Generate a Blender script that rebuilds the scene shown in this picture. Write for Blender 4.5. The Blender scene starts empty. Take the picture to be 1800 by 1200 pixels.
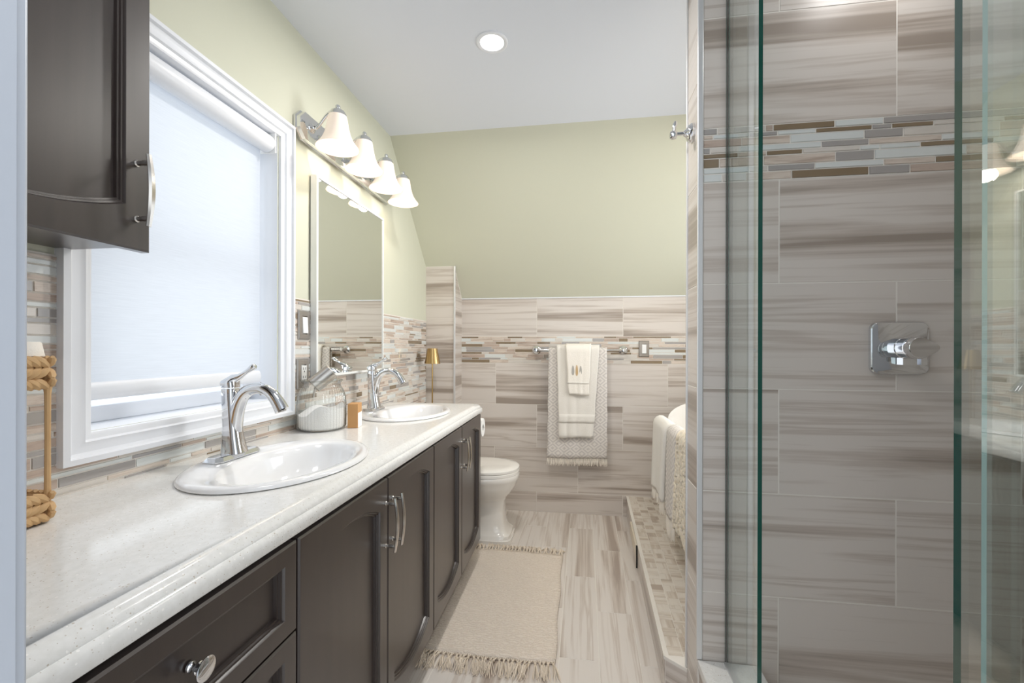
import bpy, bmesh, math, random
from mathutils import Vector, Matrix
R = math.radians
PI = math.pi
SC = bpy.context.scene
COL = SC.collection

# ------------------------------------------------------------------ camera
FPX = 765.0
YAW = math.atan(114 / 765)
cam_d = bpy.data.cameras.new('camera')
cam = bpy.data.objects.new('camera', cam_d)
COL.objects.link(cam)
cam_d.sensor_width = 36
cam_d.lens = 36 * FPX / 1800
cam_d.shift_y = 11 / 1800
cam_d.clip_start = 0.02
cam.matrix_world = (Matrix.Translation((0, 0, 1.19)) @ Matrix.Rotation(YAW, 4, 'Z')
                    @ Matrix.Rotation(PI / 2, 4, 'X') @ Matrix.Rotation(0.0023, 4, 'Z'))
SC.camera = cam

# ------------------------------------------------------------------ world, lights, exposure
SC.view_settings.view_transform = 'Standard'
SC.view_settings.look = 'None'
SC.view_settings.gamma = 1
SC.view_settings.use_curve_mapping = False
SC.view_settings.exposure = 0.19
SC.cycles.max_bounces = 10
SC.cycles.diffuse_bounces = 5
SC.cycles.transparent_max_bounces = 16
SC.cycles.sample_clamp_indirect = 6.0
SC.cycles.caustics_refractive = False
SC.cycles.caustics_reflective = False
SC.cycles.use_denoising = True

w = bpy.data.worlds.new('sky')
SC.world = w
w.use_nodes = True
bg = w.node_tree.nodes['Background']
bg.inputs['Color'].default_value = (0.90, 0.95, 1.0, 1)
bg.inputs['Strength'].default_value = 1.5


def light(name, kind, loc, energy, color=(1, 1, 1), size=0.2, size_y=None, rot=(0, 0, 0), spread=None):
    d = bpy.data.lights.new(name, kind)
    d.energy = energy
    d.color = color
    if kind == 'AREA':
        d.shape = 'RECTANGLE' if size_y else 'DISK'
        d.size = size
        if size_y:
            d.size_y = size_y
        if spread:
            d.spread = spread
    elif kind == 'POINT':
        d.shadow_soft_size = size
    o = bpy.data.objects.new(name, d)
    o.location = loc
    o.rotation_euler = rot
    COL.objects.link(o)
    return o


ZC = 2.40                      # ceiling height
light('daylight_window', 'AREA', (-2.1, 1.11, 1.65), 0.7, (0.92, 0.96, 1.0), 1.3, 1.5, (0, R(-90), 0))
light('fill_tub_side', 'AREA', (2.3, 2.25, 1.45), 58, (0.95, 0.97, 1.0), 1.4, 1.2, (0, R(90), 0))  # added fill, shining in through the invented right-wall opening
light('downlight_vanity', 'AREA', (-0.335, 1.693, ZC - 0.03), 10, (1.0, 0.97, 0.93), 0.10)
light('fill_entry', 'AREA', (-0.20, 0.45, ZC - 0.02), 4, (1.0, 0.98, 0.96), 0.4)  # added ceiling fill near the doorway, no fixture behind it
light('downlight_shower', 'AREA', (0.86, 1.16, ZC - 0.02), 1.3, (1.0, 0.98, 0.96), 0.16)
light('fill_tub_ceiling', 'AREA', (0.80, 1.95, ZC - 0.02), 6, (1.0, 0.96, 0.90), 0.3)  # added ceiling fill to brighten the back of the room


# ------------------------------------------------------------------ colour and materials
def lin(r, g, b):
    def f(c):
        c /= 255
        return c / 12.92 if c <= 0.04045 else ((c + 0.055) / 1.055) ** 2.4
    return (f(r), f(g), f(b), 1)


def new_mat(name):
    m = bpy.data.materials.new(name)
    m.use_nodes = True
    return m, m.node_tree, m.node_tree.nodes['Principled BSDF']


def mat(name, col, rough=0.5, metal=0.0, spec=0.5, coat=0.0, emit=None, estr=0.0, bump=None, sheen=0.0, var=None):
    m, nt, b = new_mat(name)
    b.inputs['Base Color'].default_value = col
    b.inputs['Roughness'].default_value = rough
    b.inputs['Metallic'].default_value = metal
    b.inputs['Specular IOR Level'].default_value = spec
    b.inputs['Coat Weight'].default_value = coat
    b.inputs['Sheen Weight'].default_value = sheen
    if emit:
        b.inputs['Emission Color'].default_value = emit
        b.inputs['Emission Strength'].default_value = estr
    N = nt.nodes
    L = nt.links
    if bump or var:
        tc = N.new('ShaderNodeTexCoord')
    if bump:
        sc, st = bump
        n = N.new('ShaderNodeTexNoise')
        n.inputs['Scale'].default_value = sc
        n.inputs['Detail'].default_value = 3
        L.new(tc.outputs['Object'], n.inputs['Vector'])
        bp = N.new('ShaderNodeBump')
        bp.inputs['Strength'].default_value = st
        bp.inputs['Distance'].default_value = 0.01
        L.new(n.outputs['Fac'], bp.inputs['Height'])
        L.new(bp.outputs['Normal'], b.inputs['Normal'])
    if var:
        sc, c2, mp = var
        mpn = N.new('ShaderNodeMapping')
        mpn.inputs['Scale'].default_value = mp
        L.new(tc.outputs['Object'], mpn.inputs['Vector'])
        n = N.new('ShaderNodeTexNoise')
        n.inputs['Scale'].default_value = sc
        n.inputs['Detail'].default_value = 4
        L.new(mpn.outputs['Vector'], n.inputs['Vector'])
        mx = N.new('ShaderNodeMix')
        mx.data_type = 'RGBA'
        mx.inputs['A'].default_value = col
        mx.inputs['B'].default_value = c2
        L.new(n.outputs['Fac'], mx.inputs['Factor'])
        L.new(mx.outputs['Result'], b.inputs['Base Color'])
    return m


def ramp(nt, stops):
    r = nt.nodes.new('ShaderNodeValToRGB')
    e = r.color_ramp.elements
    while len(e) > 1:
        e.remove(e[-1])
    e[0].position = stops[0][0]
    e[0].color = stops[0][1]
    for p, c in stops[1:]:
        x = e.new(p)
        x.color = c
    return r


def vein_mat(name, light_c, mid_c, dark_c, rough=0.3, su=0.42, sv=9.5, fine=0.75):
    """striped wood-look porcelain; grain runs along U, UV in metres with a random jump per tile"""
    m, nt, b = new_mat(name)
    N, L = nt.nodes, nt.links
    uv = N.new('ShaderNodeUVMap')

    def noise(sx, sy, detail, dist, off):
        mp = N.new('ShaderNodeMapping')
        mp.inputs['Scale'].default_value = (sx, sy, 1)
        mp.inputs['Location'].default_value = (off, off * 1.7, off)
        L.new(uv.outputs['UV'], mp.inputs['Vector'])
        n = N.new('ShaderNodeTexNoise')
        n.inputs['Scale'].default_value = 1
        n.inputs['Detail'].default_value = detail
        n.inputs['Roughness'].default_value = 0.55
        n.inputs['Distortion'].default_value = dist
        L.new(mp.outputs['Vector'], n.inputs['Vector'])
        return n.outputs['Fac']
    a = noise(su, sv, 5, 0.5, 0.0)
    c = noise(su * 2.6, sv * 7, 4, 0.2, 9.0)
    d = noise(su * 0.5, sv * 0.25, 1, 0.0, 4.0)
    m1 = N.new('ShaderNodeMath'); m1.operation = 'MULTIPLY_ADD'
    L.new(c, m1.inputs[0]); m1.inputs[1].default_value = 0.30 * fine
    L.new(a, m1.inputs[2])
    m2 = N.new('ShaderNodeMath'); m2.operation = 'MULTIPLY_ADD'
    L.new(d, m2.inputs[0]); m2.inputs[1].default_value = 0.35
    L.new(m1.outputs[0], m2.inputs[2])
    o = 0.15 * fine + 0.175
    rp = ramp(nt, [(0.33 + o, dark_c), (0.415 + o, mid_c), (0.49 + o, light_c), (0.565 + o, light_c), (0.62 + o, mid_c), (0.66 + o, light_c)])
    L.new(m2.outputs[0], rp.inputs['Fac'])
    L.new(rp.outputs['Color'], b.inputs['Base Color'])
    b.inputs['Roughness'].default_value = rough
    return m


def thin_glass(name, tint, ior=1.5, gloss=1.0, rim=None):
    """thin clear pane: straight-through transmission plus a Fresnel mirror"""
    m, nt, b = new_mat(name)
    N, L = nt.nodes, nt.links
    N.remove(b)
    out = N['Material Output']
    tr = N.new('ShaderNodeBsdfTransparent')
    tr.inputs['Color'].default_value = tint
    gl = N.new('ShaderNodeBsdfGlossy')
    gl.inputs['Roughness'].default_value = 0.01
    gl.inputs['Color'].default_value = (gloss, gloss, gloss, 1)
    fr = N.new('ShaderNodeFresnel')
    ge = N.new('ShaderNodeNewGeometry')
    io = N.new('ShaderNodeMath')          # same reflectance on either side of the pane
    io.operation = 'MULTIPLY_ADD'
    L.new(ge.outputs['Backfacing'], io.inputs[0])
    io.inputs[1].default_value = 1 / ior - ior
    io.inputs[2].default_value = ior
    L.new(io.outputs[0], fr.inputs['IOR'])
    if rim:                                # thicker-looking glass where it turns edge-on
        lw = N.new('ShaderNodeLayerWeight')
        lw.inputs['Blend'].default_value = 0.35
        rp = ramp(nt, [(0.15, tint), (0.85, rim)])
        L.new(lw.outputs['Facing'], rp.inputs['Fac'])
        L.new(rp.outputs['Color'], tr.inputs['Color'])
    mx = N.new('ShaderNodeMixShader')
    L.new(fr.outputs['Fac'], mx.inputs['Fac'])
    L.new(tr.outputs['BSDF'], mx.inputs[1])
    L.new(gl.outputs['BSDF'], mx.inputs[2])
    L.new(mx.outputs['Shader'], out.inputs['Surface'])
    return m


M = {}
M['ceiling'] = mat('ceiling_paint', lin(224, 228, 235), 0.85)
M['green'] = mat('sage_wall_paint', lin(208, 208, 189), 0.8)
M['white'] = mat('white_trim_paint', lin(232, 234, 238), 0.35)
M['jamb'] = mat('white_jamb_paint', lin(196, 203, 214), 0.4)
M['grout'] = mat('grout', lin(230, 225, 217), 0.9)
TL, TM, TD = lin(213, 205, 197), lin(192, 181, 171), lin(158, 146, 135)
M['tile'] = vein_mat('striped_porcelain_tile', TL, TM, TD, 0.28)
M['floor'] = vein_mat('striped_floor_tile', lin(224, 217, 210), lin(204, 193, 183), lin(174, 160, 149), 0.33, 0.6, 10)
M['deckm'] = vein_mat('mosaic_deck_tile', lin(222, 214, 203), lin(200, 187, 172), lin(178, 163, 149), 0.35, 0.8, 9)
M['m_brown'] = mat('bronze_glass_tile', lin(134, 116, 92), 0.08, coat=0.6)
M['m_grey'] = mat('grey_glass_tile', lin(164, 159, 155), 0.08, coat=0.6)
M['m_aqua'] = mat('pale_aqua_glass_tile', lin(214, 217, 214), 0.08, coat=0.6)
M['m_pearl'] = mat('pearl_stone_tile', lin(220, 214, 206), 0.2, var=(14, lin(200, 192, 182), (1, 1, 6)))
M['m_stone'] = vein_mat('beige_stone_tile', lin(212, 199, 186), lin(196, 180, 166), lin(178, 160, 146), 0.3, 6, 60)
M['m_taupe'] = vein_mat('taupe_stone_tile', lin(190, 172, 158), lin(176, 157, 143), lin(158, 138, 124), 0.3, 6, 60)
M['steel'] = mat('brushed_steel', lin(196, 192, 186), 0.3, 1.0)
M['chrome'] = mat('chrome', lin(225, 226, 228), 0.06, 1.0)
M['nickel'] = mat('satin_nickel', lin(214, 210, 204), 0.18, 1.0)
M['brass'] = mat('brushed_brass', lin(186, 158, 108), 0.28, 1.0)
M['alu'] = mat('aluminium_edge', lin(222, 222, 222), 0.35, 0.6)
M['porc'] = mat('white_porcelain', lin(238, 238, 238), 0.08, coat=0.4)
M['toiletp'] = mat('warm_white_porcelain', lin(238, 234, 227), 0.08, coat=0.4)
M['pale'] = mat('pale_frame', lin(236, 237, 234), 0.35)
M['mirror'] = mat('mirror_silver', (0.93, 0.95, 0.93, 1), 0.0, 1.0)
M['dark'] = mat('gap_shade', lin(25, 22, 20), 0.8)
M['black'] = mat('black_slot', lin(20, 20, 20), 0.6)
M['plastic'] = mat('white_plastic', lin(240, 240, 238), 0.3)
M['greyplate'] = mat('pewter_plate', lin(168, 162, 156), 0.3, 0.75)
M['glass'] = thin_glass('shower_glass', (0.95, 0.98, 0.97, 1), 1.6)
M['glass2'] = thin_glass('boosted_reflection_glass', (0.95, 0.98, 0.97, 1), 2.1)  # same shower glass, index raised to strengthen the lamp reflections
M['edge'] = mat('green_glass_edge', lin(8, 72, 60), 0.12, coat=0.5)
M['edge2'] = mat('pale_glass_edge', lin(170, 195, 188), 0.15, coat=0.5)
M['winglass'] = thin_glass('window_glass', (0.97, 0.99, 1, 1))
M['jarglass'] = thin_glass('jar_glass', (0.97, 0.975, 0.965, 1), 1.65, 1.0, (0.45, 0.46, 0.45, 1))
M['powder'] = mat('white_bath_salt', lin(244, 243, 241), 0.9, bump=(250, 0.3))
M['kraft'] = mat('kraft_card', lin(206, 158, 104), 0.7, var=(30, lin(196, 147, 94), (1, 1, 1)))
M['wicker'] = mat('natural_wicker', lin(216, 182, 136), 0.65, var=(60, lin(188, 148, 100), (1, 1, 0.3)))
M['paper'] = mat('tissue_paper', lin(240, 238, 234), 0.95)
M['cream'] = mat('cream_terry', lin(243, 238, 229), 0.95, bump=(420, 0.5), sheen=0.3)
M['creamflat'] = mat('cream_flat_weave', lin(241, 235, 225), 0.9, bump=(160, 0.2))
M['fluffy'] = mat('fluffy_bath_mat', lin(232, 220, 198), 0.95, bump=(160, 0.25), sheen=0.4)
M['fringe'] = mat('cotton_fringe', lin(240, 233, 221), 0.95)
M['rugfringe'] = mat('rug_tassel_cotton', lin(232, 219, 201), 0.95)
M['leafA'] = mat('tan_thread', lin(200, 170, 128), 0.8)
M['leafB'] = mat('grey_thread', lin(176, 172, 166), 0.8)
M['access'] = mat('cream_panel', lin(232, 222, 204), 0.5)
M['bulb'] = mat('lit_bulb', (1, 1, 1, 1), 0.4, emit=(1.0, 0.88, 0.70, 1), estr=3.2)
M['led'] = mat('lit_led_lens', (1, 1, 1, 1), 0.4, emit=(1.0, 0.97, 0.92, 1), estr=7)


def mk_espresso():
    m, nt, b = new_mat('espresso_wood')
    N, L = nt.nodes, nt.links
    tc = N.new('ShaderNodeTexCoord')
    mp = N.new('ShaderNodeMapping')
    mp.inputs['Scale'].default_value = (40, 40, 2.5)
    L.new(tc.outputs['Object'], mp.inputs['Vector'])
    n = N.new('ShaderNodeTexNoise')
    n.inputs['Scale'].default_value = 1.0
    n.inputs['Detail'].default_value = 5
    L.new(mp.outputs['Vector'], n.inputs['Vector'])
    rp = ramp(nt, [(0.3, lin(42, 33, 30)), (0.7, lin(52, 42, 38))])
    L.new(n.outputs['Fac'], rp.inputs['Fac'])
    L.new(rp.outputs['Color'], b.inputs['Base Color'])
    b.inputs['Roughness'].default_value = 0.36
    b.inputs['Coat Weight'].default_value = 0.75
    b.inputs['Coat Roughness'].default_value = 0.3
    return m


M['wood'] = mk_espresso()


def mk_quartz():
    m, nt, b = new_mat('speckled_quartz')
    N, L = nt.nodes, nt.links
    tc = N.new('ShaderNodeTexCoord')

    def specks(scale, thr, seed):
        v = N.new('ShaderNodeTexVoronoi')
        v.inputs['Scale'].default_value = scale
        mp = N.new('ShaderNodeMapping')
        mp.inputs['Location'].default_value = (seed, seed * 2, 0)
        L.new(tc.outputs['Object'], mp.inputs['Vector'])
        L.new(mp.outputs['Vector'], v.inputs['Vector'])
        sx = N.new('ShaderNodeSeparateColor')
        L.new(v.outputs['Color'], sx.inputs['Color'])
        g = N.new('ShaderNodeMath'); g.operation = 'MULTIPLY'
        L.new(sx.outputs[0], g.inputs[0]); g.inputs[1].default_value = thr
        lt = N.new('ShaderNodeMath'); lt.operation = 'LESS_THAN'
        L.new(v.outputs['Distance'], lt.inputs[0]); L.new(g.outputs[0], lt.inputs[1])
        gt = N.new('ShaderNodeMath'); gt.operation = 'GREATER_THAN'
        L.new(sx.outputs[1], gt.inputs[0]); gt.inputs[1].default_value = 0.62
        mu = N.new('ShaderNodeMath'); mu.operation = 'MULTIPLY'
        L.new(lt.outputs[0], mu.inputs[0]); L.new(gt.outputs[0], mu.inputs[1])
        return mu.outputs[0]
    n = N.new('ShaderNodeTexNoise')
    n.inputs['Scale'].default_value = 90
    n.inputs['Detail'].default_value = 6
    L.new(tc.outputs['Object'], n.inputs['Vector'])
    rp = ramp(nt, [(0.35, lin(226, 225, 221)), (0.65, lin(234, 233, 230))])
    L.new(n.outputs['Fac'], rp.inputs['Fac'])
    cur = rp.outputs['Color']
    for sc, thr, c, s in ((190, 0.26, lin(196, 186, 172), 0), (330, 0.30, lin(204, 198, 189), 3.3), (140, 0.25, lin(246, 244, 240), 7.1)):
        mx = N.new('ShaderNodeMix'); mx.data_type = 'RGBA'
        L.new(cur, mx.inputs['A'])
        mx.inputs['B'].default_value = c
        L.new(specks(sc, thr, s), mx.inputs['Factor'])
        cur = mx.outputs['Result']
    L.new(cur, b.inputs['Base Color'])
    b.inputs['Roughness'].default_value = 0.13
    return m


M['quartz'] = mk_quartz()


def mk_blind():
    m, nt, b = new_mat('blind_fabric')
    N, L = nt.nodes, nt.links
    N.remove(b)
    tc = N.new('ShaderNodeTexCoord')
    mp = N.new('ShaderNodeMapping')
    mp.inputs['Scale'].default_value = (1, 14, 330)
    L.new(tc.outputs['Object'], mp.inputs['Vector'])
    n = N.new('ShaderNodeTexNoise')
    n.inputs['Scale'].default_value = 1
    n.inputs['Detail'].default_value = 2
    L.new(mp.outputs['Vector'], n.inputs['Vector'])
    rp = ramp(nt, [(0.25, lin(218, 222, 228)), (0.75, lin(224, 228, 234))])
    L.new(n.outputs['Fac'], rp.inputs['Fac'])
    df = N.new('ShaderNodeBsdfDiffuse')
    tl = N.new('ShaderNodeBsdfTranslucent')
    L.new(rp.outputs['Color'], df.inputs['Color'])
    L.new(rp.outputs['Color'], tl.inputs['Color'])
    mx = N.new('ShaderNodeMixShader')
    mx.inputs['Fac'].default_value = 0.45
    L.new(df.outputs['BSDF'], mx.inputs[1])
    L.new(tl.outputs['BSDF'], mx.inputs[2])
    L.new(mx.outputs['Shader'], N['Material Output'].inputs['Surface'])
    return m


M['blind'] = mk_blind()


def mk_shade():
    m, nt, b = new_mat('frosted_lamp_glass')
    N, L = nt.nodes, nt.links
    b.inputs['Base Color'].default_value = lin(236, 222, 208)
    b.inputs['Roughness'].default_value = 0.35
    b.inputs['Emission Color'].default_value = (1.0, 0.82, 0.68, 1)
    b.inputs['Emission Strength'].default_value = 0.26
    return m


M['shade'] = mk_shade()


def mk_diamond():
    m, nt, b = new_mat('diamond_weave')
    N, L = nt.nodes, nt.links
    uv = N.new('ShaderNodeUVMap')
    sp = N.new('ShaderNodeSeparateXYZ')
    L.new(uv.outputs['UV'], sp.inputs[0])

    def f(op, a, bb=None):
        x = N.new('ShaderNodeMath'); x.operation = op
        for i, v in enumerate((a, bb)):
            if v is None:
                continue
            if isinstance(v, (int, float)):
                x.inputs[i].default_value = v
            else:
                L.new(v, x.inputs[i])
        return x.outputs[0]

    def tri(s, p):
        return f('ABSOLUTE', f('SUBTRACT', f('FRACT', f('MULTIPLY', s, 1 / p)), 0.5))
    d = f('ADD', tri(sp.outputs[0], 0.080), tri(sp.outputs[1], 0.068))
    ring = f('FRACT', f('MULTIPLY', d, 3.0))
    g = f('GREATER_THAN', ring, 0.52)
    mx = N.new('ShaderNodeMix'); mx.data_type = 'RGBA'
    mx.inputs['A'].default_value = lin(224, 218, 211)
    mx.inputs['B'].default_value = lin(203, 197, 192)
    L.new(g, mx.inputs['Factor'])
    L.new(mx.outputs['Result'], b.inputs['Base Color'])
    b.inputs['Roughness'].default_value = 0.95
    bp = N.new('ShaderNodeBump')
    bp.inputs['Strength'].default_value = 0.3
    bp.inputs['Distance'].default_value = 0.002
    L.new(g, bp.inputs['Height'])
    L.new(bp.outputs['Normal'], b.inputs['Normal'])
    return m


M['diamond'] = mk_diamond()


def mk_rug():
    m, nt, b = new_mat('woven_cotton_rug')
    N, L = nt.nodes, nt.links
    tc = N.new('ShaderNodeTexCoord')
    wv = N.new('ShaderNodeTexWave')
    wv.bands_direction = 'Y'
    wv.inputs['Scale'].default_value = 24
    wv.inputs['Distortion'].default_value = 9
    wv.inputs['Detail'].default_value = 2
    wv.inputs['Detail Scale'].default_value = 2.2
    L.new(tc.outputs['Object'], wv.inputs['Vector'])
    n = N.new('ShaderNodeTexNoise')
    n.inputs['Scale'].default_value = 240
    L.new(tc.outputs['Object'], n.inputs['Vector'])
    ad = N.new('ShaderNodeMath'); ad.operation = 'MULTIPLY_ADD'
    L.new(n.outputs['Fac'], ad.inputs[0]); ad.inputs[1].default_value = 0.5
    L.new(wv.outputs['Fac'], ad.inputs[2])
    rp = ramp(nt, [(0.2, lin(225, 211, 196)), (0.9, lin(236, 224, 211))])
    L.new(ad.outputs[0], rp.inputs['Fac'])
    L.new(rp.outputs['Color'], b.inputs['Base Color'])
    bp = N.new('ShaderNodeBump')
    bp.inputs['Strength'].default_value = 0.55
    bp.inputs['Distance'].default_value = 0.004
    L.new(ad.outputs[0], bp.inputs['Height'])
    L.new(bp.outputs['Normal'], b.inputs['Normal'])
    b.inputs['Roughness'].default_value = 0.95
    return m


M['rug'] = mk_rug()


# ------------------------------------------------------------------ mesh helpers
class MB:
    def __init__(s):
        s.v, s.f, s.m, s.uv = [], [], [], []

    def face(s, pts, mi=0, uv=None):
        i = len(s.v)
        s.v += [tuple(p) for p in pts]
        s.f.append(tuple(range(i, i + len(pts))))
        s.m.append(mi)
        s.uv.append(uv)

    def grid(s, rows, mi=0, close_u=False, close_v=False, uvs=None, flip=False):
        """rows: list of equally long point lists"""
        i0 = len(s.v)
        n, k = len(rows), len(rows[0])
        for r in rows:
            s.v += [tuple(p) for p in r]
        for a in range(n if close_v else n - 1):
            for b in range(k if close_u else k - 1):
                a2, b2 = (a + 1) % n, (b + 1) % k
                q = [i0 + a * k + b, i0 + a * k + b2, i0 + a2 * k + b2, i0 + a2 * k + b]
                u = [uvs[a][b], uvs[a][b2], uvs[a2][b2], uvs[a2][b]] if uvs else None
                if flip:
                    q.reverse()
                    if u:
                        u.reverse()
                s.f.append(tuple(q)); s.m.append(mi); s.uv.append(u)
        return i0

    def loft(s, rings, mi=0, cap0=True, cap1=True, flip=False):
        i0 = s.grid(rings, mi, close_u=True, flip=flip)
        k = len(rings[0])
        if cap0:
            q = [i0 + j for j in range(k)]
            s.f.append(tuple(q if flip else q[::-1])); s.m.append(mi); s.uv.append(None)
        if cap1:
            b = i0 + (len(rings) - 1) * k
            q = [b + j for j in range(k)]
            s.f.append(tuple(q[::-1] if flip else q)); s.m.append(mi); s.uv.append(None)

    def box(s, x0, x1, y0, y1, z0, z1, mi=0, skip=''):
        a, b, c, d = (x0, y0, z0), (x1, y0, z0), (x1, y1, z0), (x0, y1, z0)
        e, f, g, h = (x0, y0, z1), (x1, y0, z1), (x1, y1, z1), (x0, y1, z1)
        if '-z' not in skip: s.face([a, d, c, b], mi, [(p[1], p[0]) for p in (a, d, c, b)])
        if '+z' not in skip: s.face([e, f, g, h], mi, [(p[1], p[0]) for p in (e, f, g, h)])
        if '-y' not in skip: s.face([a, b, f, e], mi, [(p[0], p[2]) for p in (a, b, f, e)])
        if '+y' not in skip: s.face([c, d, h, g], mi, [(p[0], p[2]) for p in (c, d, h, g)])
        if '-x' not in skip: s.face([d, a, e, h], mi, [(p[1], p[2]) for p in (d, a, e, h)])
        if '+x' not in skip: s.face([b, c, g, f], mi, [(p[1], p[2]) for p in (b, c, g, f)])

    def lathe(s, prof, c, axis='z', seg=32, mi=0, cap0=False, cap1=False):
        """prof: (radius, height along the axis); c: origin"""
        rings = []
        for r, h in prof:
            rg = []
            for j in range(seg):
                a = 2 * PI * j / seg
                u, v = r * math.cos(a), r * math.sin(a)
                if axis == 'z': p = (c[0] + u, c[1] + v, c[2] + h)
                elif axis == 'x': p = (c[0] + h, c[1] + u, c[2] + v)
                elif axis == '-x': p = (c[0] - h, c[1] - u, c[2] + v)
                elif axis == '-y': p = (c[0] + u, c[1] - h, c[2] + v)
                else: p = (c[0] - u, c[1] + h, c[2] + v)
                rg.append(p)
            rings.append(rg)
        s.loft(rings, mi, cap0, cap1)

    def tube(s, path, rad, seg=10, mi=0, cap=True, squash=1.0):
        pts = [Vector(p) for p in path]
        n = len(pts)
        rr = rad if isinstance(rad, (list, tuple)) else [rad] * n
        up = None
        rings = []
        for i in range(n):
            t = (pts[min(i + 1, n - 1)] - pts[max(i - 1, 0)]).normalized()
            if up is None:
                up = Vector((0, 0, 1)) if abs(t.z) < 0.9 else Vector((0, 1, 0))
            a = t.cross(up).normalized()
            b2 = a.cross(t).normalized()
            up = b2
            rings.append([tuple(pts[i] + a * math.cos(2 * PI * j / seg) * rr[i] * squash + b2 * math.sin(2 * PI * j / seg) * rr[i]) for j in range(seg)])
        s.loft(rings, mi, cap, cap, flip=False)

    def build(s, name, mats, parent=None, smooth=35, bevel=None, solid=None, subsurf=0, weld=True):
        me = bpy.data.meshes.new(name)
        off = Vector((0, 0, 0))
        if parent is not None:
            p = parent
            while p is not None:
                off += p.location
                p = p.parent
        me.from_pydata([tuple(Vector(v) - off) for v in s.v], [], s.f)
        ml = mats if isinstance(mats, (list, tuple)) else [mats]
        for m_ in ml:
            me.materials.append(M[m_])
        for p_, i in zip(me.polygons, s.m):
            p_.material_index = i
        if any(u is not None for u in s.uv):
            ul = me.uv_layers.new(name='UVMap')
            k = 0
            for u in s.uv_list():
                ul.data[k].uv = u
                k += 1
        bm = bmesh.new()
        bm.from_mesh(me)
        if weld:
            bmesh.ops.remove_doubles(bm, verts=bm.verts, dist=1e-5)
        bmesh.ops.recalc_face_normals(bm, faces=bm.faces) if weld else None
        bm.to_mesh(me)
        bm.free()
        if smooth:
            for p_ in me.polygons:
                p_.use_smooth = True
            me.set_sharp_from_angle(angle=R(smooth))
        o = bpy.data.objects.new(name, me)
        COL.objects.link(o)
        if parent is not None:
            o.parent = parent
        if solid:
            md = o.modifiers.new('thickness', 'SOLIDIFY')
            md.thickness = solid
            md.offset = 0
        if bevel:
            md = o.modifiers.new('bevel', 'BEVEL')
            md.width = bevel
            md.segments = 2
            md.limit_method = 'ANGLE'
            md.angle_limit = R(40)
        if subsurf:
            md = o.modifiers.new('subsurf', 'SUBSURF')
            md.levels = subsurf
            md.render_levels = subsurf
        return o

    def uv_list(s):
        for f_, u in zip(s.f, s.uv):
            for j in range(len(f_)):
                yield u[j] if u else (0, 0)


def tag(o, label, cat, group=None):
    o['label'] = label
    o['category'] = cat
    if group:
        o['group'] = group
    return o


def thing(name, loc, label, cat, group=None):
    o = bpy.data.objects.new(name, None)
    o.empty_display_size = 0.05
    COL.objects.link(o)
    o.location = loc
    return tag(o, label, cat, group)


def struct(o):
    o['kind'] = 'structure'
    return o


def kids(o):
    return [c for c in bpy.data.objects if c.parent is o]


def dup(src, loc, label, parent=None):
    n = src.copy()
    COL.objects.link(n)
    if parent is None:
        n.location = loc
        n['label'] = label
    else:
        n.parent = parent
    for ch in kids(src):
        dup(ch, None, None, n)
    return n


rnd = random.Random(7)


# ------------------------------------------------------------------ tiling
class Plane:
    def __init__(s, o, du, dv, n):
        s.o, s.du, s.dv, s.n = Vector(o), Vector(du), Vector(dv), Vector(n)

    def p(s, u, v, d=0.0):
        return s.o + s.du * u + s.dv * v + s.n * d


def add_tile(mb, pl, u0, u1, v0, v1, th=0.0012, bev=0.0006, mi=0, grain='u', gap=0.0017):
    u0, u1, v0, v1 = u0 + gap, u1 - gap, v0 + gap, v1 - gap
    if u1 - u0 < 0.004 or v1 - v0 < 0.003:
        return
    ro, so = rnd.uniform(0, 90), rnd.uniform(0, 90)

    def uvf(a, b):
        return (a + ro, b + so) if grain == 'u' else (b + ro, a + so)
    o = [(u0, v0), (u1, v0), (u1, v1), (u0, v1)]
    b_ = min(bev, (u1 - u0) / 3, (v1 - v0) / 3)
    i = [(u0 + b_, v0 + b_), (u1 - b_, v0 + b_), (u1 - b_, v1 - b_), (u0 + b_, v1 - b_)]
    mb.face([pl.p(a, b, th) for a, b in i], mi, [uvf(a, b) for a, b in i])
    for k in range(4):
        k2 = (k + 1) % 4
        q = [(o[k], 0), (o[k2], 0), (i[k2], th), (i[k], th)]
        mb.face([pl.p(a[0], a[1], d) for a, d in q], mi, [uvf(a[0], a[1]) for a, d in q])


def tile_rows(mb, pl, rows, u0, u1, width=0.61, th=0.0012, grain='u', mi=0, clip=None):
    """rows: (v0, v1, joint phase)"""
    for v0, v1, ph in rows:
        k = math.floor((u0 - ph) / width)
        a = ph + k * width
        while a < u1:
            b = a + width
            x0, x1 = max(a, u0), min(b, u1)
            if x1 - x0 > 0.01:
                add_tile(mb, pl, x0, x1, v0, v1, th, 0.0006, mi, grain)
            a = b


MOS = ['m_brown', 'm_grey', 'm_aqua', 'm_pearl', 'm_stone', 'm_taupe', 'grout']


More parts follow.
